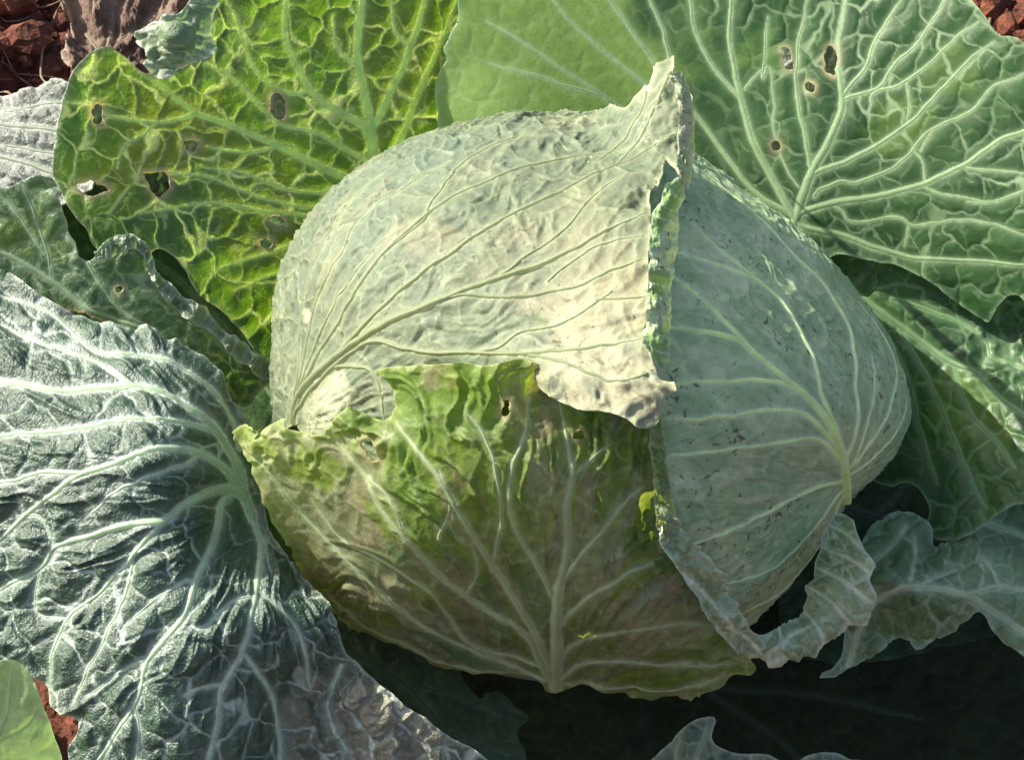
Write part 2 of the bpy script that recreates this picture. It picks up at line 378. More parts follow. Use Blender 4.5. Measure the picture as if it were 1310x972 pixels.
def build_ribbon(name, sections, parent, mat, c0, c1, veinc, bulge=12, waves=5, wamp=5, crinkle=3, seed=1, n=160, m=40, edge=None, thick=2.0, jagged=5):
    """a folded leaf margin: two edges (x, y, height) and a rounded, crinkled skin between them"""
    S = np.array([list(a) + list(b) for a, b in sections], float)
    q = catmull(S, 1.0) if False else None
    k = np.linspace(0, len(S) - 1, n); U = np.stack([np.interp(k, np.arange(len(S)), S[:, i]) for i in range(6)], 1)
    ker = np.hanning(int(n / len(S)) | 1) if n / len(S) > 3 else np.ones(1)
    ker = ker / ker.sum(); h = len(ker) // 2
    Up = np.vstack([np.repeat(U[:1], h, 0), U, np.repeat(U[-1:], h, 0)])
    U = np.stack([np.convolve(Up[:, i], ker, 'valid') for i in range(6)], 1)
    s = np.linspace(0, 1, n)[:, None]; t = np.linspace(0, 1, m)[None]
    A, B = U[:, None, :3], U[:, None, 3:]
    tt = t[..., None]
    p = A * (1 - tt) + B * tt
    arc = np.concatenate([[0], np.cumsum(np.linalg.norm(np.diff((U[:, :3] + U[:, 3:]) / 2, axis=0), axis=1))])[:, None]
    wdt = np.linalg.norm(U[:, :3] - U[:, 3:], axis=1)[:, None]
    ax = arc + 0 * t; ay = wdt * t
    jag = (fbm(ax, ax * 0 + seed, 22, 3, seed) - .5) * 2
    p[..., :2] += ((B - A)[..., :2] / np.maximum(wdt, 1)[..., None]) * (jag * jagged * (2 * t - 1))[..., None]
    wv = np.sin(arc / arc[-1] * waves * 2 * math.pi + 1.5 * (fbm(ax, ay, 60, 2, seed + 2) - .5) * 4)
    p[..., 2] += bulge * np.sin(math.pi * t) * (wdt / 40).clip(0.3, 1.2) + wamp * wv * (0.35 + 0.65 * np.abs(2 * t - 1)) + crinkle * 2 * (fbm(ax, ay, 14, 4, seed + 4) - .5)
    P = pos(p[..., 0], p[..., 1], p[..., 2])
    m1 = sstep(.4, .6, fbm(ax, ay, 40, 3, seed + 6))[..., None]
    C = np.array(c0) * (1 - m1) + np.array(c1) * m1
    rib = np.clip(1 - np.abs((arc / arc[-1] * waves * 2 + 0.6 * fbm(ax, ay, 30, 2, seed + 7)) % 1 - .5) / 0.07, 0, 1)[..., None]
    C = C * (1 - 0.8 * rib) + np.array(veinc) * 0.8 * rib
    ed = np.exp(-np.minimum(ay, wdt - ay) / 3.0)[..., None] * 0.8
    C = C * (1 - ed) + np.array(edge if edge is not None else veinc) * ed
    ii = np.arange(n * m).reshape(n, m)
    f = np.stack([ii[:-1, :-1], ii[1:, :-1], ii[1:, 1:], ii[:-1, 1:]], -1).reshape(-1, 4)
    o = mesh_obj(name, P.reshape(-1, 3), f, mat, None, C.reshape(-1, 3)); o.parent = parent
    return o

# ------------------------------------------------------------------ the head's shape
HX, HY, HZ = 760.0, 520.0, 370.0
SIL = np.array([(360, 430), (368, 350), (398, 290), (450, 235), (520, 192), (600, 167), (700, 150), (780, 142), (850, 165), (900, 205), (960, 248),
                (1040, 310), (1100, 380), (1150, 460), (1167, 530), (1146, 588), (1090, 640), (1040, 712), (968, 790), (850, 875), (700, 884),
                (560, 850), (430, 780), (365, 670), (355, 540)], float)
_ph = np.arctan2(SIL[:, 1] - HY, SIL[:, 0] - HX); _o = np.argsort(_ph)
_r = np.hypot(SIL[:, 0] - HX, SIL[:, 1] - HY)[_o]; _ph = _ph[_o]
_tab = np.interp(np.linspace(-math.pi, math.pi, 721), np.r_[_ph[-1] - 2 * math.pi, _ph, _ph[0] + 2 * math.pi], np.r_[_r[-1], _r, _r[0]])
_kk = np.hanning(31); _kk /= _kk.sum()
_tab = np.convolve(np.r_[_tab[-16:-1], _tab, _tab[1:16]], _kk, 'valid')
def rsil(ph): return np.interp(ph, np.linspace(-math.pi, math.pi, 721), _tab)
class HeadMap:
    """leaf wrapped round the head: plan = (angle from the pole that faces us) * 380, unrolled"""
    SC = 380.0
    def __init__(self, ctrl):
        self.t = None
        pts = []
        for x, y, off in ctrl:
            if x < 0: th, ph = math.radians(-x), math.radians(y); a = (HX + th * self.SC * math.cos(ph), HY + th * self.SC * math.sin(ph))
            else: a = self._dom(x, y, off)
            pts.append((a[0], a[1], off))
        self.t = TPS(pts, 1e-3)
        gx, gy = np.meshgrid(np.arange(HX - 640, HX + 640, 5.0), np.arange(HY - 640, HY + 640, 5.0))
        k = np.hypot(gx - HX, gy - HY) / self.SC < math.radians(98)
        self.ga, self.gb = gx[k], gy[k]; fx, fy, fw = self(self.ga, self.gb); self.gx, self.gy = fx, fy
        self.gw = fw
    def _dom(self, x, y, off):
        ph = math.atan2(y - HY, x - HX); r = math.hypot(x - HX, y - HY) / (rsil(ph) * off)
        th = math.asin(min(r, 1)); return HX + th * self.SC * math.cos(ph), HY + th * self.SC * math.sin(ph)
    def __call__(self, a, b):
        th = np.hypot(a - HX, b - HY) / self.SC; ph = np.arctan2(b - HY, a - HX)
        off = self.t(a, b); rs = rsil(ph)
        return HX + rs * off * np.sin(th) * np.cos(ph), HY + rs * off * np.sin(th) * np.sin(ph), HZ * off * np.cos(th)
    def inv(self, p):
        out = []
        for q in p:
            if len(q) == 3: th, ph = math.radians(q[0]), math.radians(q[1]); out.append((HX + th * self.SC * math.cos(ph), HY + th * self.SC * math.sin(ph))); continue
            d = np.hypot(self.gx - q[0], self.gy - q[1]) - self.gw * 0.004
            k = np.argsort(d)[:4]; wgt = 1 / (np.maximum(np.hypot(self.gx[k] - q[0], self.gy[k] - q[1]), 0.3)); wgt /= wgt.sum()
            near = k[np.hypot(self.ga[k] - self.ga[k[0]], self.gb[k] - self.gb[k[0]]) < 12]
            wg = 1 / np.maximum(np.hypot(self.gx[near] - q[0], self.gy[near] - q[1]), 0.3); wg /= wg.sum()
            out.append(((self.ga[near] * wg).sum(), (self.gb[near] * wg).sum()))
        return np.array(out)

# ------------------------------------------------------------------ soil
def soil_mat():
    m = bpy.data.materials.new('red_soil'); m.use_nodes = True; nt = m.node_tree; N = nt.nodes; L = nt.links
    pb = N['Principled BSDF']; tc = N.new('ShaderNodeTexCoord')
    n1 = N.new('ShaderNodeTexNoise'); n1.inputs['Scale'].default_value = 60; n1.inputs['Detail'].default_value = 8; n1.inputs['Roughness'].default_value = 0.7
    L.new(tc.outputs['Object'], n1.inputs['Vector'])
    cr = N.new('ShaderNodeValToRGB'); e = cr.color_ramp.elements
    e[0].position = 0.3; e[0].color = (0.022, 0.010, 0.008, 1); e[1].position = 0.72; e[1].color = (0.22, 0.075, 0.042, 1)
    L.new(n1.outputs['Fac'], cr.inputs[0]); L.new(cr.outputs[0], pb.inputs['Base Color'])
    pb.inputs['Roughness'].default_value = 0.9; pb.inputs['Specular IOR Level'].default_value = 0.2
    n2 = N.new('ShaderNodeTexNoise'); n2.inputs['Scale'].default_value = 240; n2.inputs['Detail'].default_value = 6
    L.new(tc.outputs['Object'], n2.inputs['Vector'])
    bp = N.new('ShaderNodeBump'); bp.inputs['Strength'].default_value = 0.9; bp.inputs['Distance'].default_value = 0.004
    L.new(n2.outputs['Fac'], bp.inputs['Height']); L.new(bp.outputs[0], pb.inputs['Normal'])
    return m
M_SOIL = soil_mat()
def soil_z(x, y):
    X, Y = np.asarray(x, float) * 1000, np.asarray(y, float) * 1000
    z = (fbm(X, Y, 140, 3, 41) - .5) * 0.05 + np.abs(fbm(X, Y, 38, 4, 42) - .5) * 0.07 + (fbm(X, Y, 9, 3, 43) - .5) * 0.013
    far = np.clip((np.hypot(x, y) - 2) / 10, 0, 1)
    return z * (1 - 0.7 * far) - 0.012
fine = np.arange(-0.75, 0.7501, 0.005); g1 = 0.75 + np.cumsum(0.006 * 1.16 ** np.arange(62))
axs = np.r_[-g1[::-1], fine, g1]
gx, gy = np.meshgrid(axs, axs + 0.2)
ii = np.arange(gx.size).reshape(gx.shape)
tag(mesh_obj('soil_ground', np.stack([gx, gy, soil_z(gx, gy)], -1).reshape(-1, 3),
             np.stack([ii[:-1, :-1], ii[:-1, 1:], ii[1:, 1:], ii[1:, :-1]], -1).reshape(-1, 4), M_SOIL), kind='structure')
# loose crumbs of earth lying on it
def crumbs():
    import bmesh
    bm = bmesh.new(); bmesh.ops.create_icosphere(bm, subdivisions=2, radius=1)
    bv = np.array([v.co[:] for v in bm.verts]); bf = np.array([[v.index for v in f.verts] for f in bm.faces]); bm.free()
    V, Fc = [], []; r = np.random.default_rng(5)
    spots = []
    for (px, py, sp) in ((40, 40, 0.10), (160, 0, 0.12), (1280, 10, 0.07)):
        d = pos(px, py, 0) - CAM; spots.append((CAM + d * (-CAM[2] / d[2]), sp))
    for k in range(1900):
        x, y = r.uniform(-.6, .6), r.uniform(-.2, .75)
        if k % 2: c_, sp = spots[k // 2 % 3]; x, y = c_[0] + r.normal() * sp, c_[1] + r.normal() * sp
        s = 0.003 + 0.011 * r.random() ** 2.5
        d = 1 + 0.35 * (fbm(bv[:, 0] * 3 + k, bv[:, 1] * 3 + bv[:, 2] * 2, 1.6, 2, k % 50) - .5) * 2
        V.append(bv * d[:, None] * s * r.uniform(.7, 1.2, 3) + (x, y, float(soil_z(x, y)) + s * .4)); Fc.append(bf + k * len(bv))
    tag(mesh_obj('soil_crumbs', np.vstack(V), np.vstack(Fc), M_SOIL, smooth=False), 'loose crumbs of red earth scattered over the soil', 'soil', 'stuff')
crumbs()

# ------------------------------------------------------------------ the cabbage
plant = thing('cabbage_plant', tuple(np.array([0.0, 0.0, 0.0])), 'large cabbage with a tight pale head ringed by spreading, insect-bitten green leaves', 'cabbage')

# closed inner ball of the head, and the stalk under it
def ball():
    th = np.linspace(0, math.pi, 70); ph = np.linspace(-math.pi, math.pi, 140, endpoint=False)
    T, Ph = np.meshgrid(th, ph, indexing='ij')
    k = 0.965; rs = rsil(Ph)
    P = pos(HX + rs * k * np.sin(T) * np.cos(Ph), HY + rs * k * np.sin(T) * np.sin(Ph), HZ * k * np.cos(T) * np.where(T > math.pi / 2, 0.8, 1))
    ii = np.arange(P.shape[0] * P.shape[1]).reshape(P.shape[:2]); jj = np.roll(ii, -1, 1)
    f = np.stack([ii[:-1], ii[1:], jj[1:], jj[:-1]], -1).reshape(-1, 4)
    c = np.tile(np.array([0.2, 0.3, 0.18]), (ii.size, 1))
    adopt(mesh_obj('inner_head', P.reshape(-1, 3), f, M_HEAD, None, c), plant)
    z = np.linspace(-0.03, 0.13, 14); a = np.linspace(0, 2 * math.pi, 20, endpoint=False)
    Z, A = np.meshgrid(z, a, indexing='ij'); r = 0.022 + 0.006 * np.sin(Z * 90) + 0.01 * np.clip((Z - .08) / .05, 0, 1)
    V = np.stack([0.02 + r * np.cos(A), 0.02 + r * np.sin(A), Z], -1)
    ii = np.arange(V.shape[0] * V.shape[1]).reshape(V.shape[:2]); jj = np.roll(ii, -1, 1)
    adopt(mesh_obj('stalk', V.reshape(-1, 3), np.stack([ii[:-1], jj[:-1], jj[1:], ii[1:]], -1).reshape(-1, 4), M_VEIN, None,
                   np.tile(np.array([0.3, 0.36, 0.2]), (ii.size, 1))), plant)
ball()

# --- right wrapper leaf of the head
mA = HeadMap([(760, 520, 1.0), (1000, 300, 1.0), (1160, 530, 1.0), (1000, 780, 1.0), (760, 160, 1.0), (700, 800, 1.0), (1083, 612, 0.985), (960, 560, 1.02), (1000, 430, 1.015)])
A_out = mA.inv([(690, 300), (640, 450), (690, 620), (800, 740), (88, 66, 0), (100, 55, 0), (104, 30, 0), (106, 10, 0), (106, -15, 0), (106, -40, 0), (102, -65, 0), (95, -90, 0), (70, -100, 0)])
build_leaf('wrapper_leaf', mA, A_out, [
    ([(1083, 640), (1080, 588), (1060, 541), (1033, 507), (999, 480), (962, 449), (938, 432), (870, 420), (820, 415)], 17, 4),
    ([(985, 470), (962, 448), (938, 422), (904, 388), (870, 361), (830, 330)], 7, 3),
    ([(1076, 575), (1053, 510), (1040, 456), (1006, 395), (968, 357), (924, 322), (880, 280)], 7, 3),
    ([(975, 362), (930, 342), (890, 330), (850, 318)], 4, 2),
    ([(1083, 585), (1096, 507), (1094, 456), (1084, 415), (1053, 364), (1009, 320), (960, 268), (915, 232)], 7, 3),
    ([(1086, 598), (1121, 554), (1142, 510), (1145, 466), (1131, 432), (1100, 388)], 6, 3),
    ([(1088, 606), (1128, 575), (1152, 541), (1159, 510)], 5, 2.5),
    ([(1086, 600), (1108, 545), (1118, 500), (1116, 455)], 4, 2),
    ([(1042, 518), (1012, 496), (985, 487), (938, 488), (870, 491), (840, 492)], 6, 3),
    ([(1072, 575), (1033, 533), (985, 524), (931, 532), (870, 535), (845, 536)], 6, 3),
    ([(1078, 595), (1053, 566), (1016, 563), (945, 573), (870, 582), (840, 586)], 6, 3),
    ([(1080, 614), (1040, 625), (992, 650), (938, 678), (895, 692), (860, 700)], 7, 3.5),
    ([(1080, 625), (1047, 669), (1006, 713), (975, 733), (930, 746)], 6, 3),
    ([(1080, 632), (1046, 700), (1008, 748), (950, 785)], 5, 3)],
    plant, M_HEAD, (0.29, 0.41, 0.205), (0.40, 0.50, 0.27), (0.72, 0.81, 0.55), rag=3, net=(60, 0.22), inner=0.2, dome=-2.0, crinkle=1.5, crsize=60, vein_h=0.95, pleat=(1083, 620, 2.2, 13), mott=55, streaks=[(1083, 620, (0.24, 0.36, 0.19), .6, 15, .55), (1083, 620, (0.5, 0.58, 0.36), .5, 24, .56)], patches=[(1000, 640, 90, (0.27, 0.41, 0.23), .6), (980, 300, 60, (0.36, 0.44, 0.27), .5)],
    seed=2, step=2.4, vscale=0.82, thick=3, label='smooth grey-green wrapper leaf on the right of the head')

# --- bright left wrapper leaf, its right edge lifting off the head
mB = HeadMap([(400, 400, 1.03), (385, 530, 1.03), (480, 250, 1.03), (620, 170, 1.03), (760, 150, 1.02), (500, 400, 1.04), (600, 330, 1.045), (560, 520, 1.03), (620, 455, 1.05), (700, 260, 1.06),
              (700, 380, 1.07), (705, 490, 1.17), (780, 500, 1.25), (850, 490, 1.31), (830, 540, 1.30), (750, 522, 1.26), (830, 420, 1.23), (830, 330, 1.18), (845, 240, 1.17), (880, 190, 1.18), (862, 92, 1.30), (885, 140, 1.25),
              (800, 180, 1.05), (640, 620, 1.02), (450, 620, 1.01), (-100, 245, 1.02), (-105, 225, 1.02), (-95, 258, 1.02), (-90, 268, 1.0), (-85, 273, 1.03), (-104, 200, 1.02), (700, 158, 1.03)])
B_out = mB.inv([(862, 90), (880, 108), (886, 145), (884, 190), (876, 225), (862, 215), (852, 200), (845, 225), (838, 238), (830, 250), (834, 275), (832, 310), (829, 350), (828, 400), (824, 432), (836, 462),
                (846, 486), (862, 490), (864, 500), (848, 506), (842, 528), (838, 543), (818, 546), (800, 535), (770, 526), (735, 522), (705, 512), (688, 498), (676, 478), (650, 510), (600, 560), (520, 590), (430, 580), (384, 552),
                (372, 545), (100, 172, 0), (106, 190, 0), (108, 205, 0), (106, 225, 0), (102, 245, 0), (96, 258, 0), (86, 270, 0), (790, 139), (812, 128), (826, 110), (834, 98), (848, 93)])
leafB = build_leaf('wrapper_leaf', mB, B_out, [
    ([(374, 545), (378, 515), (395, 490), (420, 465), (450, 441), (503, 409), (554, 388), (605, 367), (673, 344), (734, 320), (790, 288), (838, 268)], 17, 4),
    ([(378, 528), (400, 496), (435, 462), (476, 437), (520, 446), (571, 451), (673, 451), (741, 446), (822, 434)], 9, 5),
    ([(560, 384), (605, 376), (646, 381), (700, 373), (751, 361), (826, 334)], 6, 4),
    ([(764, 385), (795, 383), (826, 381)], 4, 3),
    ([(600, 450), (639, 444), (666, 425), (724, 412), (764, 385), (790, 366)], 5, 3),
    ([(376, 535), (390, 490), (408, 450), (440, 400), (489, 326), (537, 282), (581, 251), (625, 231), (680, 211), (741, 200), (829, 173)], 8, 4),
    ([(400, 485), (450, 432), (503, 380), (574, 326), (625, 292), (680, 261), (730, 238), (775, 217), (829, 190), (872, 170)], 9, 4),
    ([(489, 326), (535, 290), (552, 262), (571, 231), (605, 200), (652, 178), (700, 173)], 5, 3),
    ([(376, 530), (384, 480), (400, 400), (435, 326), (455, 285), (483, 261), (520, 240), (575, 205)], 6, 2.5),
    ([(374, 525), (380, 480), (384, 422), (390, 371), (414, 315), (446, 262), (490, 222)], 5, 2.5),
    ([(378, 520), (400, 450), (424, 395), (462, 340), (505, 292)], 5, 2.5),
    ([(827, 104), (820, 141), (804, 166), (762, 208)], 5, 3),
    ([(858, 94), (848, 120), (830, 157), (811, 185), (780, 215)], 6, 3),
    ([(640, 352), (673, 326), (717, 299), (758, 251), (792, 226)], 5, 3),
    ([(430, 470), (470, 470), (485, 500), (492, 540)], 7, 4),
    ([(678, 456), (724, 466), (758, 480), (809, 487), (838, 472)], 5, 3),
    ([(700, 360), (740, 330), (770, 312), (828, 300)], 4, 2.5)],
    plant, M_HEAD, (0.120, 0.158, 0.098), (0.145, 0.175, 0.105), (0.32, 0.36, 0.22), rag=3.5, net=(50, 0.5), inner=0.35, dome=-3.0, crinkle=2.0, crsize=34, pleat=(375, 545, 3.6, 11), streaks=[(375, 545, (0.12, 0.15, 0.10), .6, 14, .56), (375, 545, (0.22, 0.22, 0.13), .4, 33, .56)], crump=[(770, 520, 100, 6, 34), (850, 500, 60, 6, 26), (870, 150, 60, 7, 24), (840, 250, 50, 8, 20)], vein_h=0.8, ruffle=5, rufsize=40,
    seed=3, step=2.2, vscale=0.76, margin=(0.44, 0.46, 0.28), mwid=3, thick=3,
    holes=[], patches=[(450, 260, 140, (0.135, 0.18, 0.125), .85), (560, 200, 130, (0.13, 0.175, 0.12), .8), (760, 340, 110, (0.22, 0.215, 0.135), .6), (790, 450, 110, (0.33, 0.31, 0.2), .8), (540, 300, 50, (0.21, 0.20, 0.125), .6), (690, 180, 90, (0.15, 0.19, 0.12), .7),
                       (420, 510, 60, (0.42, 0.45, 0.30), .8), (392, 405, 11, (0.6, 0.5, 0.3), .9)],
    label='sunlit pale wrapper leaf on the left of the head, its right edge torn and lifting')
build_ribbon('curled_margin', [((866, 222, 385), (879, 238, 375)), ((848, 242, 412), (874, 258, 392)), ((836, 270, 428), (868, 288, 398)), ((831, 308, 436), (866, 314, 402)), ((830, 345, 444), (862, 350, 415)),
                               ((828, 380, 448), (858, 386, 422)), ((828, 412, 451), (857, 416, 428)), ((824, 438, 452), (852, 454, 436)), ((836, 458, 455), (846, 472, 450))],
             leafB, M_HEAD, (0.20, 0.32, 0.11), (0.32, 0.40, 0.26), (0.5, 0.58, 0.4), bulge=9, waves=6, wamp=5, crinkle=6, seed=4, jagged=8)
build_ribbon('curled_margin', [((852, 94, 245), (872, 90, 240)), ((862, 108, 250), (884, 118, 235)), ((868, 145, 290), (890, 158, 262)), ((866, 180, 330), (889, 195, 300)), ((866, 215, 370), (884, 228, 345)), ((870, 232, 385), (880, 245, 375))],
             leafB, M_HEAD, (0.22, 0.28, 0.16), (0.30, 0.31, 0.20), (0.44, 0.46, 0.3), bulge=8, waves=5, wamp=3, crinkle=7, seed=6)

# --- front leaf, standing off the head and lit from behind
mC = HeightMap([(711, 880, 90), (700, 800, 255), (720, 700, 360), (715, 600, 410), (600, 470, 420), (660, 464, 422), (700, 500, 398), (760, 500, 385), (835, 545, 378), (845, 620, 365), (850, 690, 325), (900, 770, 240),
                (965, 850, 130), (840, 890, 90), (485, 478, 350), (440, 540, 310), (305, 552, 190), (345, 610, 200), (380, 700, 130), (420, 780, 80), (560, 850, 80), (640, 860, 90), (500, 700, 285), (480, 620, 320), (600, 600, 405), (790, 780, 300), (840, 740, 320), (880, 800, 235), (560, 790, 200), (620, 740, 290), (640, 810, 195)])
leafC = build_leaf('front_leaf', mC, [(300, 553), (318, 546), (334, 560), (346, 546), (360, 540), (374, 549), (400, 556), (428, 550), (438, 532), (450, 514), (460, 524), (474, 536), (490, 538), (500, 518), (492, 492), (482, 476),
    (500, 469), (550, 466), (610, 467), (650, 463), (680, 462), (730, 478), (800, 495), (835, 510), (838, 545), (830, 565), (842, 590), (836, 610), (848, 632), (842, 652), (850, 668), (880, 735), (925, 810), (966, 850), (930, 872), (885, 892), (838, 900), (790, 886), (745, 873),
    (722, 884), (700, 882), (688, 868), (640, 862), (560, 850), (480, 815), (420, 780), (388, 730), (362, 680), (338, 640), (316, 590)], [
    ([(711, 884), (712, 812), (713, 761), (722, 720), (727, 686), (725, 646), (732, 609), (722, 550), (716, 515)], 19, 4),
    ([(733, 611), (752, 592), (775, 571)], 5, 2.5),
    ([(720, 742), (732, 726), (758, 693), (802, 642), (826, 620)], 8, 3),
    ([(716, 800), (730, 782), (758, 761), (819, 723), (848, 712)], 9, 4),
    ([(716, 845), (730, 828), (758, 815), (808, 805), (875, 796), (915, 800)], 8, 4),
    ([(716, 868), (747, 850), (802, 846), (875, 852), (938, 848)], 8, 4),
    ([(720, 873), (775, 876), (825, 883), (875, 880), (930, 862)], 6, 3),
    ([(706, 860), (686, 812), (666, 778), (642, 740), (618, 703), (589, 658), (564, 617), (527, 568), (506, 540)], 13, 4),
    ([(704, 868), (673, 812), (625, 781), (574, 744), (537, 706), (493, 657), (471, 617), (440, 572), (432, 555)], 12, 4),
    ([(630, 730), (636, 690), (641, 636), (620, 559), (598, 530)], 6, 3),
    ([(690, 850), (605, 825), (574, 790), (545, 752), (490, 720), (440, 690), (400, 640)], 6, 3),
    ([(697, 868), (639, 845), (537, 797), (469, 740), (410, 680), (372, 640), (330, 580)], 7, 4),
    ([(692, 870), (598, 851), (547, 841), (469, 801), (420, 762)], 6, 3),
    ([(707, 760), (693, 730), (673, 700), (656, 666), (652, 635), (656, 592), (669, 564), (676, 510)], 8, 4),
    ([(470, 610), (500, 640), (520, 690)], 4, 2), ([(560, 690), (576, 640), (560, 600)], 4, 2), ([(596, 760), (610, 730), (606, 690)], 3, 2)],
    plant, M_FRONT, (0.15, 0.235, 0.045), (0.20, 0.27, 0.09), (0.44, 0.51, 0.31), rag=6, net=(46, 0.4), inner=0.25, dome=-3, crinkle=3.0, crsize=50, pleat=(711, 890, 8, 20), streaks=[(711, 890, (0.27, 0.24, 0.14), .65, 34, .53), (711, 890, (0.16, 0.24, 0.025), .8, 27, .55), (711, 890, (0.08, 0.11, 0.04), .35, 13, .6)], crump=[(340, 565, 50, 9, 22), (460, 540, 50, 7, 26), (670, 560, 60, 5, 28), (840, 700, 60, 8, 22)], vein_h=0.6, ruffle=7, rufsize=36, seed=5, vscale=0.8, step=2.2, margin=(0.40, 0.46, 0.2), mwid=2.5,
    holes=[[(640, 508), (652, 508), (655, 530), (645, 538), (637, 528)], [(731, 554), (742, 552), (748, 558), (742, 564), (732, 562)], [(470, 560), (480, 575), (478, 590), (468, 575)], [(846, 566), (852, 590), (850, 606), (845, 590)]],
    patches=[(800, 680, 120, (0.32, 0.33, 0.19), .65), (850, 780, 100, (0.37, 0.36, 0.22), .75), (450, 640, 80, (0.27, 0.27, 0.16), .75), (400, 620, 70, (0.28, 0.28, 0.18), .6), (670, 590, 50, (0.25, 0.24, 0.17), .7), (600, 800, 150, (0.14, 0.22, 0.095), .7), (480, 760, 120, (0.115, 0.19, 0.085), .7),
             (560, 540, 90, (0.13, 0.22, 0.03), .7), (620, 620, 60, (0.17, 0.25, 0.03), .7), (780, 560, 60, (0.17, 0.22, 0.03), .7), (520, 620, 40, (0.13, 0.22, 0.03), .7), (690, 540, 40, (0.25, 0.22, 0.12), .7), (330, 560, 40, (0.4, 0.42, 0.24), .6)],
    label='dull green front leaf with brown scorch, standing off the head')
build_ribbon('curled_margin', [((834, 512, 398), (842, 516, 394)), ((834, 545, 396), (848, 550, 384)), ((832, 575, 394), (850, 585, 378)), ((836, 605, 390), (856, 612, 370)), ((836, 635, 386), (862, 645, 364)), ((840, 660, 384), (866, 672, 362)), ((844, 680, 380), (860, 690, 364))],
             leafC, M_FRONT, (0.16, 0.24, 0.10), (0.26, 0.31, 0.18), (0.46, 0.52, 0.34), bulge=7, waves=5, wamp=6, crinkle=12, seed=43, n=140, m=30, jagged=8)
mCm = HeightMap([(852, 664, 378), (842, 690, 372), (884, 684, 352), (858, 735, 345), (912, 720, 322), (884, 778, 300), (940, 770, 272), (914, 826, 240), (964, 804, 222), (944, 848, 168), (985, 798, 180), (985, 828, 205), (985, 860, 150),
                 (1022, 780, 150), (1035, 812, 200), (1044, 846, 160), (1034, 750, 140), (1064, 760, 190), (1092, 816, 170), (1044, 705, 130), (1080, 715, 165), (1124, 770, 195), (1062, 664, 120), (1122, 722, 205), (1084, 654, 125), (1100, 690, 160)])
build_leaf('curled_margin', mCm, [(846, 672), (853, 660), (868, 670), (882, 690), (906, 720), (926, 754), (944, 786), (964, 810), (990, 811), (1014, 798), (1032, 775), (1040, 748), (1046, 715), (1054, 680), (1072, 655), (1092, 666), (1101, 694),
    (1120, 724), (1116, 742), (1122, 762), (1112, 786), (1092, 802), (1070, 816), (1040, 832), (1008, 848), (978, 853), (952, 842), (930, 818), (908, 790), (886, 758), (864, 724), (844, 692)],
    [([a, ((a[0] + b[0]) / 2 + 2, (a[1] + b[1]) / 2 - 3), b], 5, 2.5) for a, b in (((866, 728), (936, 800)), ((930, 800), (985, 846)), ((985, 835), (1040, 800)), ((1055, 824), (1028, 782)),
     ((1092, 804), (1040, 752)), ((1118, 772), (1044, 726)), ((1120, 738), (1050, 698)), ((1106, 705), (1060, 670)))],
    leafC, M_GLOSS, (0.17, 0.25, 0.12), (0.27, 0.33, 0.18), (0.58, 0.64, 0.47), rag=7, net=(20, 0.85), inner=0.5, dome=6, crinkle=5, crsize=24, ruffle=11, rufsize=22, crump=[(890, 760, 75, 7, 18), (980, 835, 60, 6, 20)], seed=8, step=1.6, margin=(0.62, 0.68, 0.52), mwid=2.5, thick=3, ribs_in_blade=True)

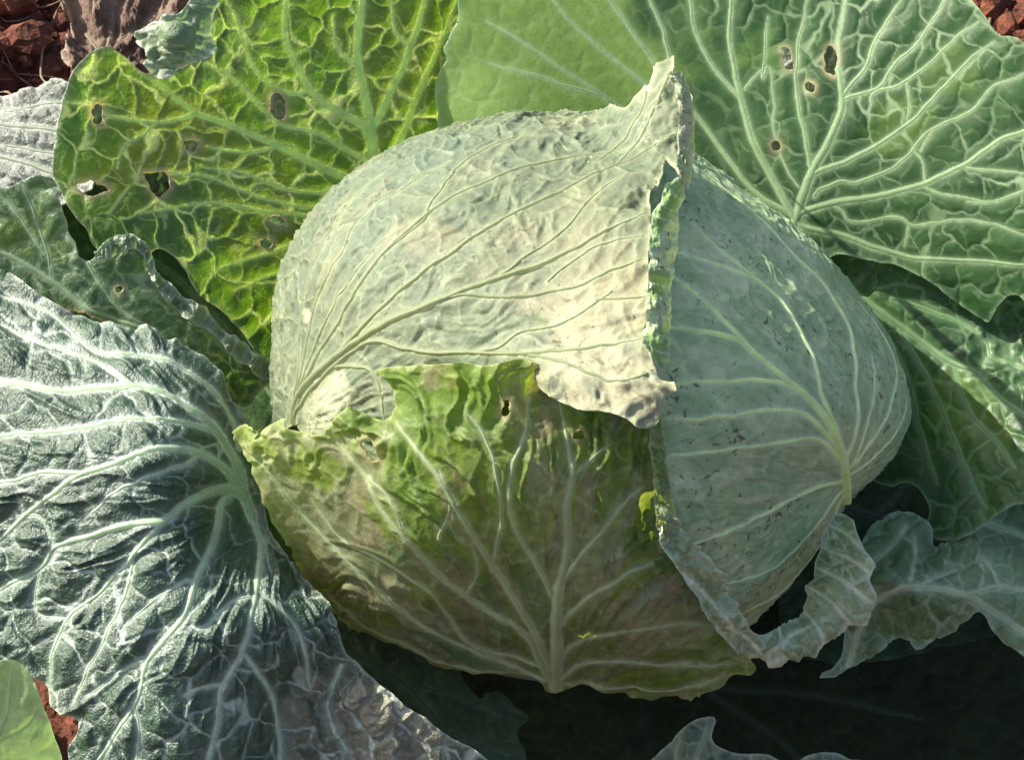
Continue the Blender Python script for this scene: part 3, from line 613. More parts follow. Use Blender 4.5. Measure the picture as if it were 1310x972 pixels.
# --- tall back-left leaf, sun shining through it
mD = HeightMap([(485, 215, -170), (400, 210, -140), (300, 160, -95), (200, 130, -50), (100, 130, 0), (75, 220, 10), (300, 0, -60), (180, 30, -20), (460, 0, -145), (560, 120, -205), (590, 0, -205), (450, -120, -140), (350, 330, -120), (250, 330, -60), (360, 460, -150), (150, 270, -10), (530, 300, -240)])
build_leaf('outer_leaf', mD, [(72, 180), (84, 112), (108, 76), (138, 60), (164, 76), (188, 96), (214, 92), (240, 84), (262, 68), (268, 20), (280, -40), (360, -110), (480, -130), (600, -60), (588, 15), (574, 62), (565, 110), (580, 190),
    (560, 280), (500, 360), (420, 480), (370, 490), (335, 455), (292, 405), (250, 372), (238, 345), (205, 318), (186, 330), (160, 305), (125, 318), (108, 292), (84, 262), (70, 222)], [
    ([(500, 330), (484, 240), (478, 205), (472, 149), (459, 88), (457, 48), (464, 0), (470, -60)], 19, 6),
    ([(474, 165), (486, 146), (503, 112), (525, 61), (544, 0), (552, -50)], 10, 5),
    ([(490, 230), (503, 200), (523, 153), (537, 112), (561, 64), (586, 0)], 9, 4),
    ([(474, 175), (466, 163), (436, 145), (407, 125), (387, 98), (368, 58), (365, 20), (370, -30)], 12, 4),
    ([(484, 245), (452, 233), (440, 227), (401, 210), (356, 187), (306, 166), (248, 143), (204, 109), (153, 66)], 12, 3),
    ([(474, 210), (440, 190), (404, 170), (367, 163), (340, 143), (306, 109), (265, 80)], 6, 2.5),
    ([(395, 118), (360, 117), (323, 85), (306, 34), (289, 0)], 5, 2.5),
    ([(470, 240), (440, 243), (374, 245), (310, 222), (260, 215)], 5, 2),
    ([(440, 270), (407, 268), (340, 255), (278, 231), (235, 222), (170, 228)], 5, 2),
    ([(252, 144), (245, 146), (204, 156), (146, 149), (119, 136), (84, 130)], 5, 2),
    ([(440, 285), (370, 273), (326, 268), (258, 260), (180, 275)], 5, 2), ([(430, 310), (370, 316), (320, 330), (270, 350)], 6, 2.5), ([(400, 350), (350, 352), (300, 372)], 4, 2),
    ([(204, 156), (172, 178), (158, 190), (150, 215)], 3, 1.5), ([(356, 187), (310, 196), (265, 188)], 4, 2), ([(530, 130), (512, 120), (508, 100)], 3, 1.5), ([(459, 88), (430, 60), (425, 20)], 5, 2), ([(525, 61), (505, 40), (500, 0)], 4, 2)],
    plant, M_LEAF, (0.075, 0.185, 0.026), (0.13, 0.25, 0.022), (0.52, 0.66, 0.30), rag=5, net=(40, 1.1), vscale=0.85, dome=4.5, crinkle=3.0, crsize=50, vein_h=0.25, ruffle=8, rufsize=60, seed=7, margin=(0.36, 0.44, 0.30), mwid=3,
    holes=[[(119, 136), (128, 130), (133, 145), (129, 160), (121, 155)], [(344, 128), (357, 120), (366, 138), (364, 152), (350, 148)], [(232, 184), (248, 174), (258, 182), (248, 194), (236, 192)], [(182, 222), (206, 219), (220, 226), (214, 250), (198, 254)], [(340, 282), (356, 272), (368, 280), (370, 292), (356, 290)], [(328, 308), (342, 303), (348, 314), (336, 318)], [(96, 240), (120, 232), (140, 242), (118, 250)]],
    patches=[(210, 200, 90, (0.16, 0.22, 0.02), .8), (330, 250, 90, (0.15, 0.22, 0.02), .7), (150, 110, 50, (0.12, 0.20, 0.03), .6), (280, 60, 60, (0.07, 0.14, 0.06), .7), (200, 300, 70, (0.05, 0.12, 0.04), .8), (500, 60, 90, (0.11, 0.19, 0.02), .7)],  # yellow patches paint sun passing through, dark ones shade from the leaf behind
    step=1.8, label='yellow-green backlit leaf with bite holes at the upper left')
dleaf = bpy.data.objects['outer_leaf']
mDf = HeightMap([(180, 46, 14), (205, 30, 22), (240, 6, 4), (275, -20, -15), (268, 60, -25), (240, 80, 10), (214, 97, 24), (196, 80, 20), (225, 50, 32)])
build_leaf('curled_margin', mDf, [(176, 48), (184, 34), (204, 28), (226, 18), (238, 6), (262, -24), (280, -20), (272, 20), (270, 60), (258, 74), (238, 82), (216, 98), (202, 97), (192, 86), (194, 68), (182, 60)], [],
    dleaf, M_GLOSS, (0.13, 0.19, 0.10), (0.24, 0.28, 0.19), (0.50, 0.55, 0.42), rag=6, net=(28, 0.8), inner=0.5, dome=8, crinkle=12, crsize=34, ruffle=10, rufsize=24, seed=9, step=1.8, margin=(0.55, 0.6, 0.48), mwid=4, thick=3)

# --- broad leaf behind the head on the right
mF = HeightMap([(1017, 275, -120), (1310, 170, -10), (1080, 0, -95), (936, 0, -125), (780, 0, -140), (650, 60, -140), (565, 130, -160), (640, 170, -145), (590, 10, -140), (1310, 340, -30), (1200, 330, -75), (1400, 200, 30), (1230, -20, -30), (700, -150, -150), (800, 200, -160), (1100, 330, -115), (1270, 410, -75), (1000, -180, -125)])
build_leaf('outer_leaf', mF, [(596, -50), (588, 8), (578, 40), (567, 62), (572, 76), (560, 94), (556, 122), (562, 146), (560, 166), (584, 182), (680, 240), (820, 330), (960, 380), (1040, 340), (1075, 325), (1110, 332), (1152, 343), (1192, 362), (1223, 386), (1262, 414),
    (1276, 392), (1292, 376), (1312, 382), (1330, 420), (1390, 420), (1410, 300), (1400, 180), (1345, 85), (1302, 51), (1278, 46), (1257, 16), (1236, -10), (1180, -90), (1000, -190), (720, -160)], [
    ([(1030, 300), (1009, 268), (982, 217), (962, 177), (948, 129), (940, 95), (933, 51), (936, 0), (940, -50)], 12, 5),
    ([(946, 125), (941, 119), (911, 85), (890, 41), (882, 0), (880, -40)], 7, 3),
    ([(1016, 290), (1023, 265), (1040, 217), (1060, 183), (1077, 136), (1075, 102), (1070, 68), (1080, 0), (1085, -50)], 17, 4),
    ([(1044, 222), (1036, 210), (1026, 163), (1019, 112), (1019, 68), (1033, 0)], 7, 3),
    ([(1075, 135), (1080, 122), (1104, 88), (1121, 48), (1152, 0)], 7, 3),
    ([(1078, 128), (1087, 122), (1121, 112), (1142, 85), (1176, 51), (1200, 14), (1215, -20)], 6, 3),
    ([(1042, 222), (1053, 217), (1087, 204), (1125, 183), (1165, 156), (1203, 115), (1240, 78), (1272, 53)], 9, 3),
    ([(1116, 132), (1121, 119), (1159, 105), (1193, 75), (1250, 27)], 5, 3),
    ([(1018, 275), (1030, 271), (1074, 258), (1125, 250), (1182, 234), (1227, 214), (1277, 180), (1310, 168), (1360, 140)], 12, 5),
    ([(1040, 250), (1047, 243), (1074, 231), (1094, 234), (1135, 217), (1162, 197), (1196, 163), (1244, 139), (1277, 109), (1310, 94)], 5, 3),
    ([(1020, 285), (1030, 291), (1080, 302), (1125, 319), (1176, 331), (1254, 334), (1310, 340), (1350, 345)], 11, 5),
    ([(1070, 265), (1080, 272), (1091, 285), (1148, 278), (1169, 289), (1220, 282), (1267, 285), (1310, 300)], 4, 2.5),
    ([(1010, 272), (958, 238), (890, 146), (868, 110), (859, 92), (846, 34), (831, 0), (826, -30)], 7, 4),
    ([(890, 150), (865, 120), (842, 88), (805, 37), (780, 0), (765, -30)], 6, 4),
    ([(860, 140), (822, 105), (775, 68), (727, 24), (707, 0)], 5, 2.5), ([(860, 180), (792, 136), (724, 92), (669, 54), (622, 27)], 5, 2), ([(840, 170), (775, 126), (700, 102), (625, 80)], 4, 2),
    ([(982, 85), (975, 100), (978, 60), (980, 20)], 4, 2), ([(953, 115), (982, 86), (990, 130), (990, 170), (1005, 215), (1022, 240)], 3, 2),
    ([(1182, 234), (1178, 205), (1165, 190)], 3, 2), ([(1159, 105), (1162, 135), (1160, 158)], 3, 2), ([(1227, 214), (1262, 218), (1310, 222)], 4, 2), ([(1196, 163), (1178, 195)], 3, 2),
    ([(1160, 290), (1156, 315)], 3, 2), ([(1258, 258), (1200, 246), (1180, 238)], 3, 2), ([(1310, 245), (1262, 258), (1235, 256)], 4, 2)],
    plant, M_SMOOTH, (0.028, 0.080, 0.024), (0.042, 0.108, 0.032), (0.37, 0.50, 0.29), vscale=0.72, smooth=[(690, 70, 260), (600, 150, 150), (880, 150, 130)], rag=4, net=(44, 0.8), dome=2.6, crinkle=2.2, crsize=50, vein_h=0.25, ruffle=6, rufsize=60, seed=11, margin=(0.36, 0.5, 0.3), mwid=2.5,
    holes=[[(999, 62), (1008, 60), (1017, 74), (1016, 92), (1002, 88)], [(1056, 60), (1066, 56), (1071, 80), (1068, 102), (1056, 92)], [(1026, 108), (1036, 104), (1046, 110), (1040, 121), (1028, 120)], [(984, 183), (994, 179), (1000, 190), (990, 194)]],
    patches=[(690, 70, 240, (0.21, 0.33, 0.075), .9), (600, 150, 120, (0.22, 0.34, 0.09), .9), (1150, 160, 40, (0.10, 0.18, 0.03), .7), (1220, 90, 40, (0.10, 0.18, 0.04), .7), (975, 60, 40, (0.13, 0.25, 0.05), .5)],  # large yellow-green patches at the left paint in light coming through the blade
    step=1.9, label='broad green leaf with pale branching veins behind the head, upper right')

# --- lower right leaf under it
mG = HeightMap([(1050, 340, -165), (1121, 395, -138), (1165, 480, -130), (1160, 560, -140), (1250, 480, -82), (1310, 560, -30), (1310, 420, -92), (1240, 670, -15), (1200, 685, -30), (1190, 600, -90), (1390, 540, 20)])
build_leaf('outer_leaf', mG, [(1030, 310), (1200, 320), (1330, 390), (1400, 500), (1370, 630), (1312, 644), (1276, 662), (1242, 682), (1206, 690), (1186, 676), (1190, 650), (1166, 620), (1120, 620), (1080, 560), (1050, 420)], [
    ([(1060, 350), (1121, 395), (1159, 422), (1210, 459), (1250, 478), (1277, 507), (1310, 530), (1350, 560)], 8, 4),
    ([(1140, 382), (1172, 391), (1227, 412), (1260, 435), (1267, 456), (1305, 469), (1340, 490)], 5, 3), ([(1150, 420), (1179, 469), (1196, 503), (1220, 558), (1237, 602), (1262, 650)], 5, 3), ([(1220, 470), (1227, 493), (1244, 531), (1274, 561), (1300, 600)], 4, 2.5),
    ([(1255, 480), (1262, 456)], 3, 2), ([(1120, 400), (1160, 480), (1180, 560), (1200, 620)], 5, 3)],
    plant, M_SMOOTH, (0.032, 0.085, 0.028), (0.05, 0.115, 0.034), (0.22, 0.36, 0.18), rag=5, net=(36, 0.7), dome=5, crinkle=3.5, crsize=45, vein_h=0.35, ruffle=7, rufsize=50, seed=13, margin=(0.28, 0.4, 0.26), mwid=2.5,
    patches=[(1235, 530, 70, (0.10, 0.18, 0.03), .7)], label='dark green leaf low on the right of the head', crump=[(1285, 450, 70, 7, 30)])
# --- wavy leaf lower right
mH = HeightMap([(1130, 672, -25), (1175, 662, -30), (1121, 723, 60), (1165, 742, 72), (1237, 758, 62), (1150, 790, 20), (1050, 860, -40), (1159, 806, 5), (1216, 808, 10), (1250, 786, 35), (1290, 826, 5), (1330, 845, 10), (1310, 760, 0), (1270, 672, -80), (1310, 690, -70), (1380, 700, -40), (1105, 700, 20), (1090, 800, 0), (1191, 705, -5), (1226, 718, 20)])
build_leaf('outer_leaf', mH, [(1048, 864), (1072, 835), (1080, 800), (1092, 745), (1104, 692), (1128, 668), (1152, 656), (1170, 655), (1182, 674), (1192, 700), (1212, 690), (1240, 655), (1290, 630), (1390, 640), (1420, 760), (1360, 860), (1312, 843), (1286, 823), (1270, 808), (1256, 785), (1237, 788), (1216, 808), (1178, 818), (1160, 806), (1130, 822), (1102, 847)], [
    ([(1085, 850), (1110, 780), (1150, 752), (1190, 752), (1237, 761), (1270, 781), (1310, 808), (1350, 830)], 5, 7),
    ([(1237, 759), (1277, 749), (1310, 754), (1360, 760)], 5, 4), ([(1240, 662), (1270, 672), (1310, 686), (1350, 700)], 7, 5), ([(1118, 722), (1140, 700), (1160, 675)], 4, 2), ([(1165, 742), (1172, 715), (1168, 690)], 3, 2), ([(1180, 746), (1205, 735), (1225, 728)], 3, 2), ([(1277, 749), (1270, 730), (1258, 716)], 3, 2)],
    plant, M_GLOSS, (0.11, 0.185, 0.085), (0.15, 0.235, 0.11), (0.50, 0.58, 0.42), rag=6, net=(34, 0.6), dome=7, crinkle=6, crsize=34, vein_h=0.4, ruffle=12, rufsize=34, seed=15, margin=(0.36, 0.46, 0.34), mwid=2.5, thick=3,
    patches=[(1150, 780, 50, (0.11, 0.19, 0.07), .7), (1190, 775, 50, (0.11, 0.19, 0.07), .6)], label='wavy dark leaf with a pale crinkled edge, lower right')

# --- great silvery leaf at the lower left
mJ = HeightMap([(325, 650, 60), (310, 560, 60), (300, 620, 95), (265, 600, 165), (230, 560, 195), (120, 560, 205), (0, 600, 175), (240, 720, 222), (120, 720, 205), (0, 760, 165), (300, 800, 235), (200, 900, 238), (90, 880, 200), (390, 830, 200), (345, 720, 160), (412, 890, 150), (560, 950, 165), (470, 905, 170), (430, 960, 150), (0, 400, 70), (150, 430, 85), (240, 470, 95), (-100, 560, 120), (300, 1020, 205), (120, 990, 205), (550, 1040, 140)])
build_leaf('outer_leaf', mJ, [(314, 545), (326, 600), (336, 650), (348, 690), (392, 738), (424, 790), (436, 826), (470, 862), (514, 898), (578, 940), (632, 986), (600, 1060), (300, 1090), (130, 1030), (84, 968), (100, 928), (70, 902), (56, 878), (30, 858), (-20, 840), (-90, 780),
    (-130, 600), (-110, 430), (-60, 362), (0, 348), (60, 382), (130, 412), (200, 432), (258, 460), (298, 506)], [
    ([(322, 665), (312, 639), (306, 602), (282, 558), (244, 524), (204, 501), (153, 495), (75, 500), (34, 493), (0, 488), (-60, 480)], 15, 7),
    ([(308, 575), (302, 548), (282, 510), (255, 486), (221, 466), (187, 456), (143, 454), (115, 446), (71, 405), (34, 388), (0, 378)], 8, 4),
    ([(312, 615), (306, 592), (278, 556), (238, 541), (187, 536), (129, 541), (75, 551), (14, 556), (-50, 570)], 9, 5),
    ([(320, 655), (309, 626), (292, 602), (268, 585), (231, 574), (190, 577), (146, 592), (102, 609), (44, 649), (0, 690), (-40, 720)], 13, 5),
    ([(112, 605), (102, 605), (61, 604), (0, 619), (-40, 630)], 7, 4),
    ([(322, 660), (312, 639), (289, 624), (251, 636), (231, 649), (210, 666), (153, 673), (112, 686), (71, 700), (54, 724), (0, 754), (-40, 780)], 14, 4),
    ([(222, 658), (210, 666), (183, 693), (156, 727), (115, 768), (88, 791), (68, 832), (61, 878)], 8, 3),
    ([(296, 632), (282, 645), (272, 696), (251, 740), (231, 795), (190, 842), (173, 900), (126, 972), (110, 1000)], 10, 5),
    ([(178, 700), (170, 712), (160, 764), (136, 815), (115, 852), (95, 897)], 6, 3),
    ([(316, 645), (322, 665), (333, 703), (326, 764), (309, 832), (285, 876), (278, 920), (265, 972), (255, 1020)], 9, 4),
    ([(309, 830), (330, 860), (346, 886), (357, 948), (360, 985)], 5, 3), ([(328, 755), (377, 798), (390, 839), (397, 883)], 4, 3), ([(170, 497), (160, 490), (119, 463), (51, 439), (0, 415)], 7, 3),
    ([(270, 582), (251, 576), (240, 590), (190, 610), (146, 630), (110, 665)], 6, 3), ([(251, 740), (230, 745), (190, 775), (160, 800)], 4, 2.5), ([(285, 876), (255, 880), (235, 890)], 4, 2.5), ([(326, 764), (300, 770), (260, 800), (245, 800)], 4, 2.5), ([(71, 700), (50, 660), (20, 660)], 4, 2.5), ([(190, 842), (150, 862), (110, 890)], 4, 2.5), ([(173, 900), (178, 940), (170, 990)], 4, 2.5), ([(436, 850), (420, 900), (440, 960)], 4, 2.5), ([(54, 724), (46, 780), (90, 790)], 3, 2)],
    plant, M_SILVER, (0.028, 0.066, 0.038), (0.040, 0.084, 0.050), (0.55, 0.64, 0.55), rag=5, net=(48, 0.75), inner=0.3, dome=6.5, pleat=(335, 640, 7.5, 27), crinkle=6.0, crsize=60, crump=[(470, 930, 110, 9, 24)], vscale=0.8, vein_h=0.6, ruffle=8, rufsize=50, seed=17, margin=(0.40, 0.46, 0.38), mwid=2.5, thick=3,
    patches=[(420, 935, 80, (0.19, 0.18, 0.12), .7), (500, 930, 90, (0.24, 0.22, 0.15), .7), (330, 600, 60, (0.05, 0.10, 0.03), .6)], step=1.9, label='great dark leaf with silvery swollen veins, lower left')
# --- torn leaf between the silvery leaf and the backlit one
mK = HeightMap([(-60, 300, 40), (30, 280, 40), (100, 330, 35), (190, 330, 20), (240, 395, 0), (345, 478, -30), (200, 440, 20), (100, 420, 30), (300, 500, -40), (250, 470, 0), (0, 420, 30)])
build_leaf('outer_leaf', mK, [(-70, 200), (0, 236), (40, 228), (70, 232), (84, 285), (108, 332), (130, 322), (150, 308), (176, 306), (190, 320), (194, 350), (230, 388), (262, 406), (286, 430), (320, 458), (352, 478), (340, 492), (310, 520), (250, 500), (150, 480), (0, 440), (-80, 400)], [
    ([(0, 322), (24, 334), (68, 361), (112, 395), (146, 408), (200, 429), (260, 470)], 7, 4), ([(80, 300), (102, 320), (129, 364), (153, 395), (204, 429)], 4, 2.5), ([(30, 240), (50, 290), (62, 330), (66, 358)], 4, 2), ([(0, 250), (20, 270), (40, 300), (60, 330)], 4, 2), ([(190, 340), (210, 380), (260, 420), (310, 470)], 4, 2)],
    plant, M_LEAF, (0.055, 0.115, 0.05), (0.08, 0.155, 0.06), (0.36, 0.47, 0.30), rag=9, net=(32, 0.9), dome=4.5, crinkle=4, crsize=36, vein_h=0.4, ruffle=8, rufsize=34, seed=19, margin=(0.30, 0.38, 0.30), mwid=3, thick=3,
    holes=[[(72, 404), (90, 398), (120, 404), (135, 418), (128, 432), (100, 424), (84, 416)], [(146, 366), (156, 366), (158, 374), (150, 378)], [(215, 345), (226, 352), (224, 366), (214, 360)]], patches=[(30, 295, 40, (0.10, 0.17, 0.03), .8), (75, 320, 24, (0.11, 0.18, 0.03), .7)], label='torn dark leaf between the silvery leaf and the backlit leaf')
kleaf = [o for o in bpy.data.objects if o.get('label') == 'torn dark leaf between the silvery leaf and the backlit leaf'][0]
build_ribbon('curled_margin', [((120, 326, 46), (122, 334, 44)), ((132, 312, 48), (138, 330, 44)), ((150, 302, 46), (152, 322, 42)), ((172, 300, 40), (170, 316, 38)), ((190, 312, 34), (184, 328, 34)), ((200, 346, 26), (188, 352, 30)), ((234, 380, 14), (224, 396, 18)), ((264, 398, 8), (256, 414, 12)),
                               ((290, 422, 0), (280, 440, 6)), ((322, 448, -10), (314, 468, -4)), ((344, 466, -20), (336, 480, -14)), ((356, 480, -26), (350, 484, -24))],
             kleaf, M_GLOSS, (0.09, 0.14, 0.07), (0.16, 0.21, 0.12), (0.42, 0.48, 0.36), bulge=3, waves=9, wamp=4, crinkle=10, seed=41, n=240, m=24, jagged=9)
# --- far-left leaf edge catching the sun
mL = HeightMap([(-60, 160, -190), (80, 110, -130), (85, 230, -85), (0, 180, -135), (-40, 260, -140)])
build_leaf('outer_leaf', mL, [(-80, 140), (-20, 132), (14, 122), (40, 112), (78, 104), (100, 120), (120, 200), (110, 250), (40, 270), (-60, 270)], [
    ([(110, 170), (70, 166), (30, 162), (-40, 158)], 7, 5), ([(110, 232), (70, 222), (30, 208), (-40, 190)], 8, 5), ([(100, 130), (60, 132), (0, 145)], 4, 3), ([(100, 200), (60, 195), (0, 185)], 4, 3)],
    plant, M_GLOSS, (0.06, 0.08, 0.065), (0.10, 0.115, 0.10), (0.32, 0.36, 0.31), rag=5, net=(24, 0.5), dome=5, crinkle=6, crsize=20, seed=21, ruffle=6, rufsize=26, margin=(0.5, 0.52, 0.46), mwid=3, label='silvery ribbed leaf edge at the far left')
# --- shaded leaves underneath, some added to darken the gaps
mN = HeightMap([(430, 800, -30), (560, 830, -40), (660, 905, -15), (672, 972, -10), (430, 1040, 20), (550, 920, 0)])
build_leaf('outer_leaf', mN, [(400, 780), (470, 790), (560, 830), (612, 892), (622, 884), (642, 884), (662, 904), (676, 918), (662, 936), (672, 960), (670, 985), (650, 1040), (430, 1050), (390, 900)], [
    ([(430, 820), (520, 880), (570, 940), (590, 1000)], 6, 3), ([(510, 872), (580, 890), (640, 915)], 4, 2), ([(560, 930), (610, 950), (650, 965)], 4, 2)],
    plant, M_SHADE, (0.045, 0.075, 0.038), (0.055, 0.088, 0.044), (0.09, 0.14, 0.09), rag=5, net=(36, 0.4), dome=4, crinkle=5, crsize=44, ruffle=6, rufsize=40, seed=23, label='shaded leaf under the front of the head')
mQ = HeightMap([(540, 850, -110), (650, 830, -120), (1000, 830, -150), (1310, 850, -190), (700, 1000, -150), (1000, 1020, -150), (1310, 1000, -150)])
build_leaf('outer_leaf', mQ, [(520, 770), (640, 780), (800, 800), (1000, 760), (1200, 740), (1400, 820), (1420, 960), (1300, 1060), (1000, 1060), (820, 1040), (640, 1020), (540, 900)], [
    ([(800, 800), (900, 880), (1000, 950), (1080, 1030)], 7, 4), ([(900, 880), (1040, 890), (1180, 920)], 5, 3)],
    plant, M_SHADE, (0.014, 0.020, 0.008), (0.018, 0.026, 0.010), (0.04, 0.06, 0.04), rag=6, net=(40, 0.3), dome=4, crinkle=5, crsize=50, seed=25, step=3.5, label='near-black leaf added to paint deep shade under the right front')  # leaf added to darken the hollow, deep shade put into its colour

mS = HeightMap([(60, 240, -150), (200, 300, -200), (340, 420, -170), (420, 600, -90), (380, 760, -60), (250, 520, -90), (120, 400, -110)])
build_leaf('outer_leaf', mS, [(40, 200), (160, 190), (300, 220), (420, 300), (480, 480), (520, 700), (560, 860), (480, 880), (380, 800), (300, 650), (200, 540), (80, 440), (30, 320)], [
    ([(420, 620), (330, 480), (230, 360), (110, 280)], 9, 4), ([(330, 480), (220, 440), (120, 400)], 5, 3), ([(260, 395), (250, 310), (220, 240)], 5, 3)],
    plant, M_SHADE, (0.035, 0.075, 0.03), (0.05, 0.10, 0.035), (0.15, 0.24, 0.10), rag=6, net=(40, 0.5), dome=4, crinkle=5, crsize=50, seed=33, step=3.2, label='dark leaf added to fill the gap left of the head')  # leaf added underneath to make the open gap dark
mT = HeightMap([(100, 120, -150), (400, 60, -330), (250, 250, -230), (420, 250, -300), (60, 200, -120), (250, 60, -250)])
build_leaf('outer_leaf', mT, [(90, 108), (140, 110), (220, 100), (300, 70), (400, 60), (440, 140), (430, 280), (340, 340), (200, 330), (110, 260), (70, 200)], [
    ([(420, 300), (320, 240), (220, 190), (110, 160)], 9, 5), ([(320, 240), (340, 160), (350, 90)], 6, 3), ([(260, 210), (250, 150), (240, 110)], 5, 3)],
    plant, M_GLOSS, (0.05, 0.085, 0.04), (0.12, 0.16, 0.10), (0.5, 0.55, 0.46), rag=6, net=(24, 0.6), dome=7, crinkle=7, crsize=22, seed=35, step=3.0, label='silvery leaf glimpsed through the bite holes of the backlit leaf')
mV = HeightMap([(940, 40, -270), (1120, 40, -210), (1000, 220, -260), (1100, 180, -220)])
build_leaf('outer_leaf', mV, [(930, 20), (1000, 10), (1090, 12), (1130, 60), (1120, 160), (1080, 230), (1000, 260), (950, 200), (930, 110)], [([(1010, 250), (1030, 150), (1045, 30)], 8, 4), ([(1028, 160), (1070, 110), (1100, 70)], 5, 3)],
    plant, M_GLOSS, (0.22, 0.25, 0.24), (0.36, 0.38, 0.36), (0.5, 0.55, 0.46), rag=6, net=(24, 0.6), dome=6, crinkle=7, crsize=22, seed=37, step=3.0, label='pale leaf glimpsed through the holes of the broad right leaf')
mW = HeightMap([(1040, 560, -190), (1180, 540, -230), (1280, 640, -180), (1200, 780, -110), (1060, 780, -120)])
build_leaf('outer_leaf', mW, [(1020, 540), (1120, 500), (1240, 520), (1330, 640), (1320, 780), (1200, 830), (1080, 850), (1000, 820), (1000, 680)], [([(1040, 640), (1120, 660), (1200, 690), (1290, 700)], 7, 4), ([(1120, 660), (1160, 620), (1200, 570)], 4, 3)],
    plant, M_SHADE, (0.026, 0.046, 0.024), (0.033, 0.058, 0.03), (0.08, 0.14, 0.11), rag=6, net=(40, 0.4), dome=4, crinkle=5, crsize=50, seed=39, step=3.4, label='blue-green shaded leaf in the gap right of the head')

# ------------------------------------------------------------------ leaves of neighbouring plants
def lone_leaf(name, label, base, *args, **kw):
    t = thing(name, tuple(base), label, 'leaf'); build_leaf('leaf_blade', *args[:1], *args[1:3], t, *args[3:], **kw); return t
mM = HeightMap([(-60, 860, 300), (20, 845, 250), (50, 900, 255), (80, 990, 250), (-50, 1000, 310), (0, 920, 290)])
lone_leaf('cabbage_leaf', 'pale green leaf tip poking in at the bottom left corner', pos(20, 1000, 240), mM,
    [(-70, 850), (-20, 848), (14, 842), (28, 850), (40, 866), (52, 896), (66, 930), (80, 985), (70, 1040), (-80, 1040)], [([(-40, 1030), (-10, 960), (10, 900), (18, 850)], 6, 3), ([(-5, 950), (30, 930), (50, 905)], 4, 2), ([(-20, 980), (30, 985), (70, 970)], 4, 2)],
    M_SMOOTH, (0.33, 0.42, 0.20), (0.38, 0.47, 0.23), (0.5, 0.58, 0.32), rag=2, net=(34, 0.4), dome=2, crinkle=2, seed=27, margin=(0.5, 0.6, 0.34), mwid=3)
mO = HeightMap([(840, 960, -20), (905, 918, 0), (950, 965, 10), (1100, 975, 10), (900, 1050, 40), (1150, 1050, 40)])
lone_leaf('cabbage_leaf', 'dark curled leaf edge rising at the bottom, right of centre', pos(950, 1050, 0), mO,
    [(830, 990), (842, 962), (868, 936), (890, 922), (908, 914), (918, 920), (912, 946), (940, 962), (975, 966), (1010, 974), (1050, 962), (1100, 972), (1150, 990), (1170, 1050), (1000, 1080), (840, 1060)], [([(900, 1040), (890, 980), (905, 930)], 5, 3), ([(880, 990), (862, 965), (870, 942)], 4, 2), ([(960, 1040), (965, 1000), (960, 968)], 4, 2)],
    M_GLOSS, (0.06, 0.10, 0.06), (0.10, 0.13, 0.08), (0.34, 0.40, 0.28), rag=4, net=(26, 0.5), dome=4, crinkle=5, crsize=24, ruffle=8, rufsize=30, seed=29, margin=(0.45, 0.5, 0.38), mwid=3)

def leaf_stalk(t, top, foot, r0=0.004, r1=0.007):
    top = np.asarray(top, float); foot = np.asarray(foot, float); m, K = 16, 10; u = np.linspace(0, 1, m)[:, None]
    mid = (top + foot) / 2 + np.array([0, 0, 0.02]); c = top * (1 - u) ** 2 + mid * 2 * u * (1 - u) + foot * u ** 2
    tg = np.gradient(c, axis=0); tg /= np.linalg.norm(tg, axis=1)[:, None]
    a = np.cross(tg, [1, 0, 0]); a /= np.linalg.norm(a, axis=1)[:, None]; b = np.cross(tg, a); th = np.linspace(0, 2 * math.pi, K, endpoint=False)
    r = (r0 + (r1 - r0) * u)[:, None]
    V = c[:, None] + r * (a[:, None] * np.cos(th)[None, :, None] + 0.7 * b[:, None] * np.sin(th)[None, :, None])
    ii = np.arange(m * K).reshape(m, K); jj = np.roll(ii, -1, 1)
    adopt(mesh_obj('leaf_stalk', V.reshape(-1, 3), np.stack([ii[:-1], jj[:-1], jj[1:], ii[1:]], -1).reshape(-1, 4), M_VEIN, None, np.tile(np.array([0.36, 0.46, 0.26]), (m * K, 1))), t)
for nm, q in (('cabbage_leaf', (-30, 1035, 300)), ('cabbage_leaf.001', (960, 1068, 36))):
    t_ = bpy.data.objects[nm]; top = pos(*[np.array(float(v)) for v in q]); leaf_stalk(t_, top, (top[0] + 0.01, top[1] - 0.05, -0.02))

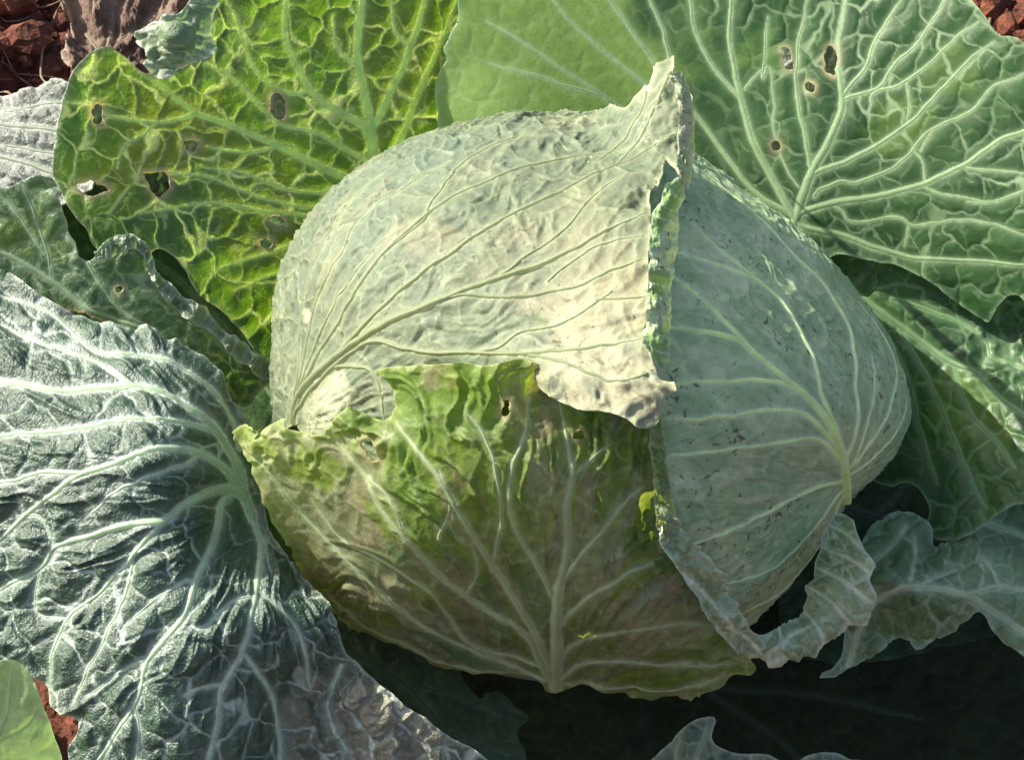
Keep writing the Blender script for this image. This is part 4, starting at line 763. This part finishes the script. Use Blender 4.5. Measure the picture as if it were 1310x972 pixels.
# ------------------------------------------------------------------ withered leaf on the soil, upper left
mX = HeightMap([(60, -40, -560), (70, 60, -500), (160, 30, -520), (240, -20, -560), (200, 90, -480), (130, 110, -470)])
xo = build_leaf('dried_leaf', mX, [(70, -60), (80, 0), (88, 40), (84, 80), (100, 110), (140, 130), (190, 120), (230, 90), (260, 20), (260, -60), (160, -90)], [
    ([(120, 120), (140, 60), (150, 0), (150, -60)], 6, 3), ([(140, 60), (190, 30), (230, -10)], 4, 2), ([(135, 80), (110, 40), (95, 0)], 4, 2)],
    thing('withered_leaf', tuple(pos(150, 60, -560)), 'shrivelled grey-brown dead leaf lying on the red soil, upper left', 'dead leaf'),
    M_DRY, (0.09, 0.055, 0.04), (0.15, 0.10, 0.075), (0.24, 0.18, 0.13), rag=9, net=(22, 0.6), dome=9, crinkle=22, crsize=44, pleat=(130, 140, 22, 26), ruffle=18, rufsize=26, seed=31, margin=(0.4, 0.32, 0.24), mwid=3)
# bits of straw and dead stalk strewn on the soil
def straw():
    r = np.random.default_rng(9); V, Fc, Cc = [], [], []; n0 = 0
    for k in range(170):
        px, py = ((r.uniform(-60, 260), r.uniform(-80, 130)), (r.uniform(1220, 1360), r.uniform(-60, 60)))[k % 3 == 2]
        d = pos(px, py, 0) - CAM; c = CAM + d * (-CAM[2] / d[2])
        a = r.uniform(0, 6.28); L = r.uniform(.012, .05); bend = r.uniform(-1.5, 1.5); m = 9; t = np.linspace(-.5, .5, m)
        x = c[0] + L * (t * math.cos(a + 0) - bend * t * t * math.sin(a)); y = c[1] + L * (t * math.sin(a) + bend * t * t * math.cos(a))
        z = soil_z(x, y); z = np.maximum(z, z.mean()) + 0.003 + r.uniform(0, .008) * (t + .5)
        w = r.uniform(.0005, .0016); K = 5; an = np.linspace(0, 2 * math.pi, K, endpoint=False)
        nx, ny = -math.sin(a), math.cos(a); taper = (1 - (2 * np.abs(t)) ** 4 * .7)
        ring = np.stack([x[:, None] + nx * w * taper[:, None] * np.cos(an), y[:, None] + ny * w * taper[:, None] * np.cos(an), z[:, None] + .6 * w * taper[:, None] * np.sin(an)], -1)
        ii = np.arange(m * K).reshape(m, K) + n0; jj = np.roll(ii, -1, 1); n0 += m * K
        V.append(ring.reshape(-1, 3)); Fc.append(np.stack([ii[:-1], jj[:-1], jj[1:], ii[1:]], -1).reshape(-1, 4))
        Cc.append(np.tile(np.array([(.30, .21, .14), (.20, .11, .07), (.36, .28, .2), (.14, .07, .05)][k % 4]) * r.uniform(.6, 1.1), (m * K, 1)))
    tag(mesh_obj('straw_litter', np.vstack(V), np.vstack(Fc), M_DRY, None, np.vstack(Cc)), 'dry straw and stalk bits strewn over the red soil', 'straw', 'stuff')
straw()
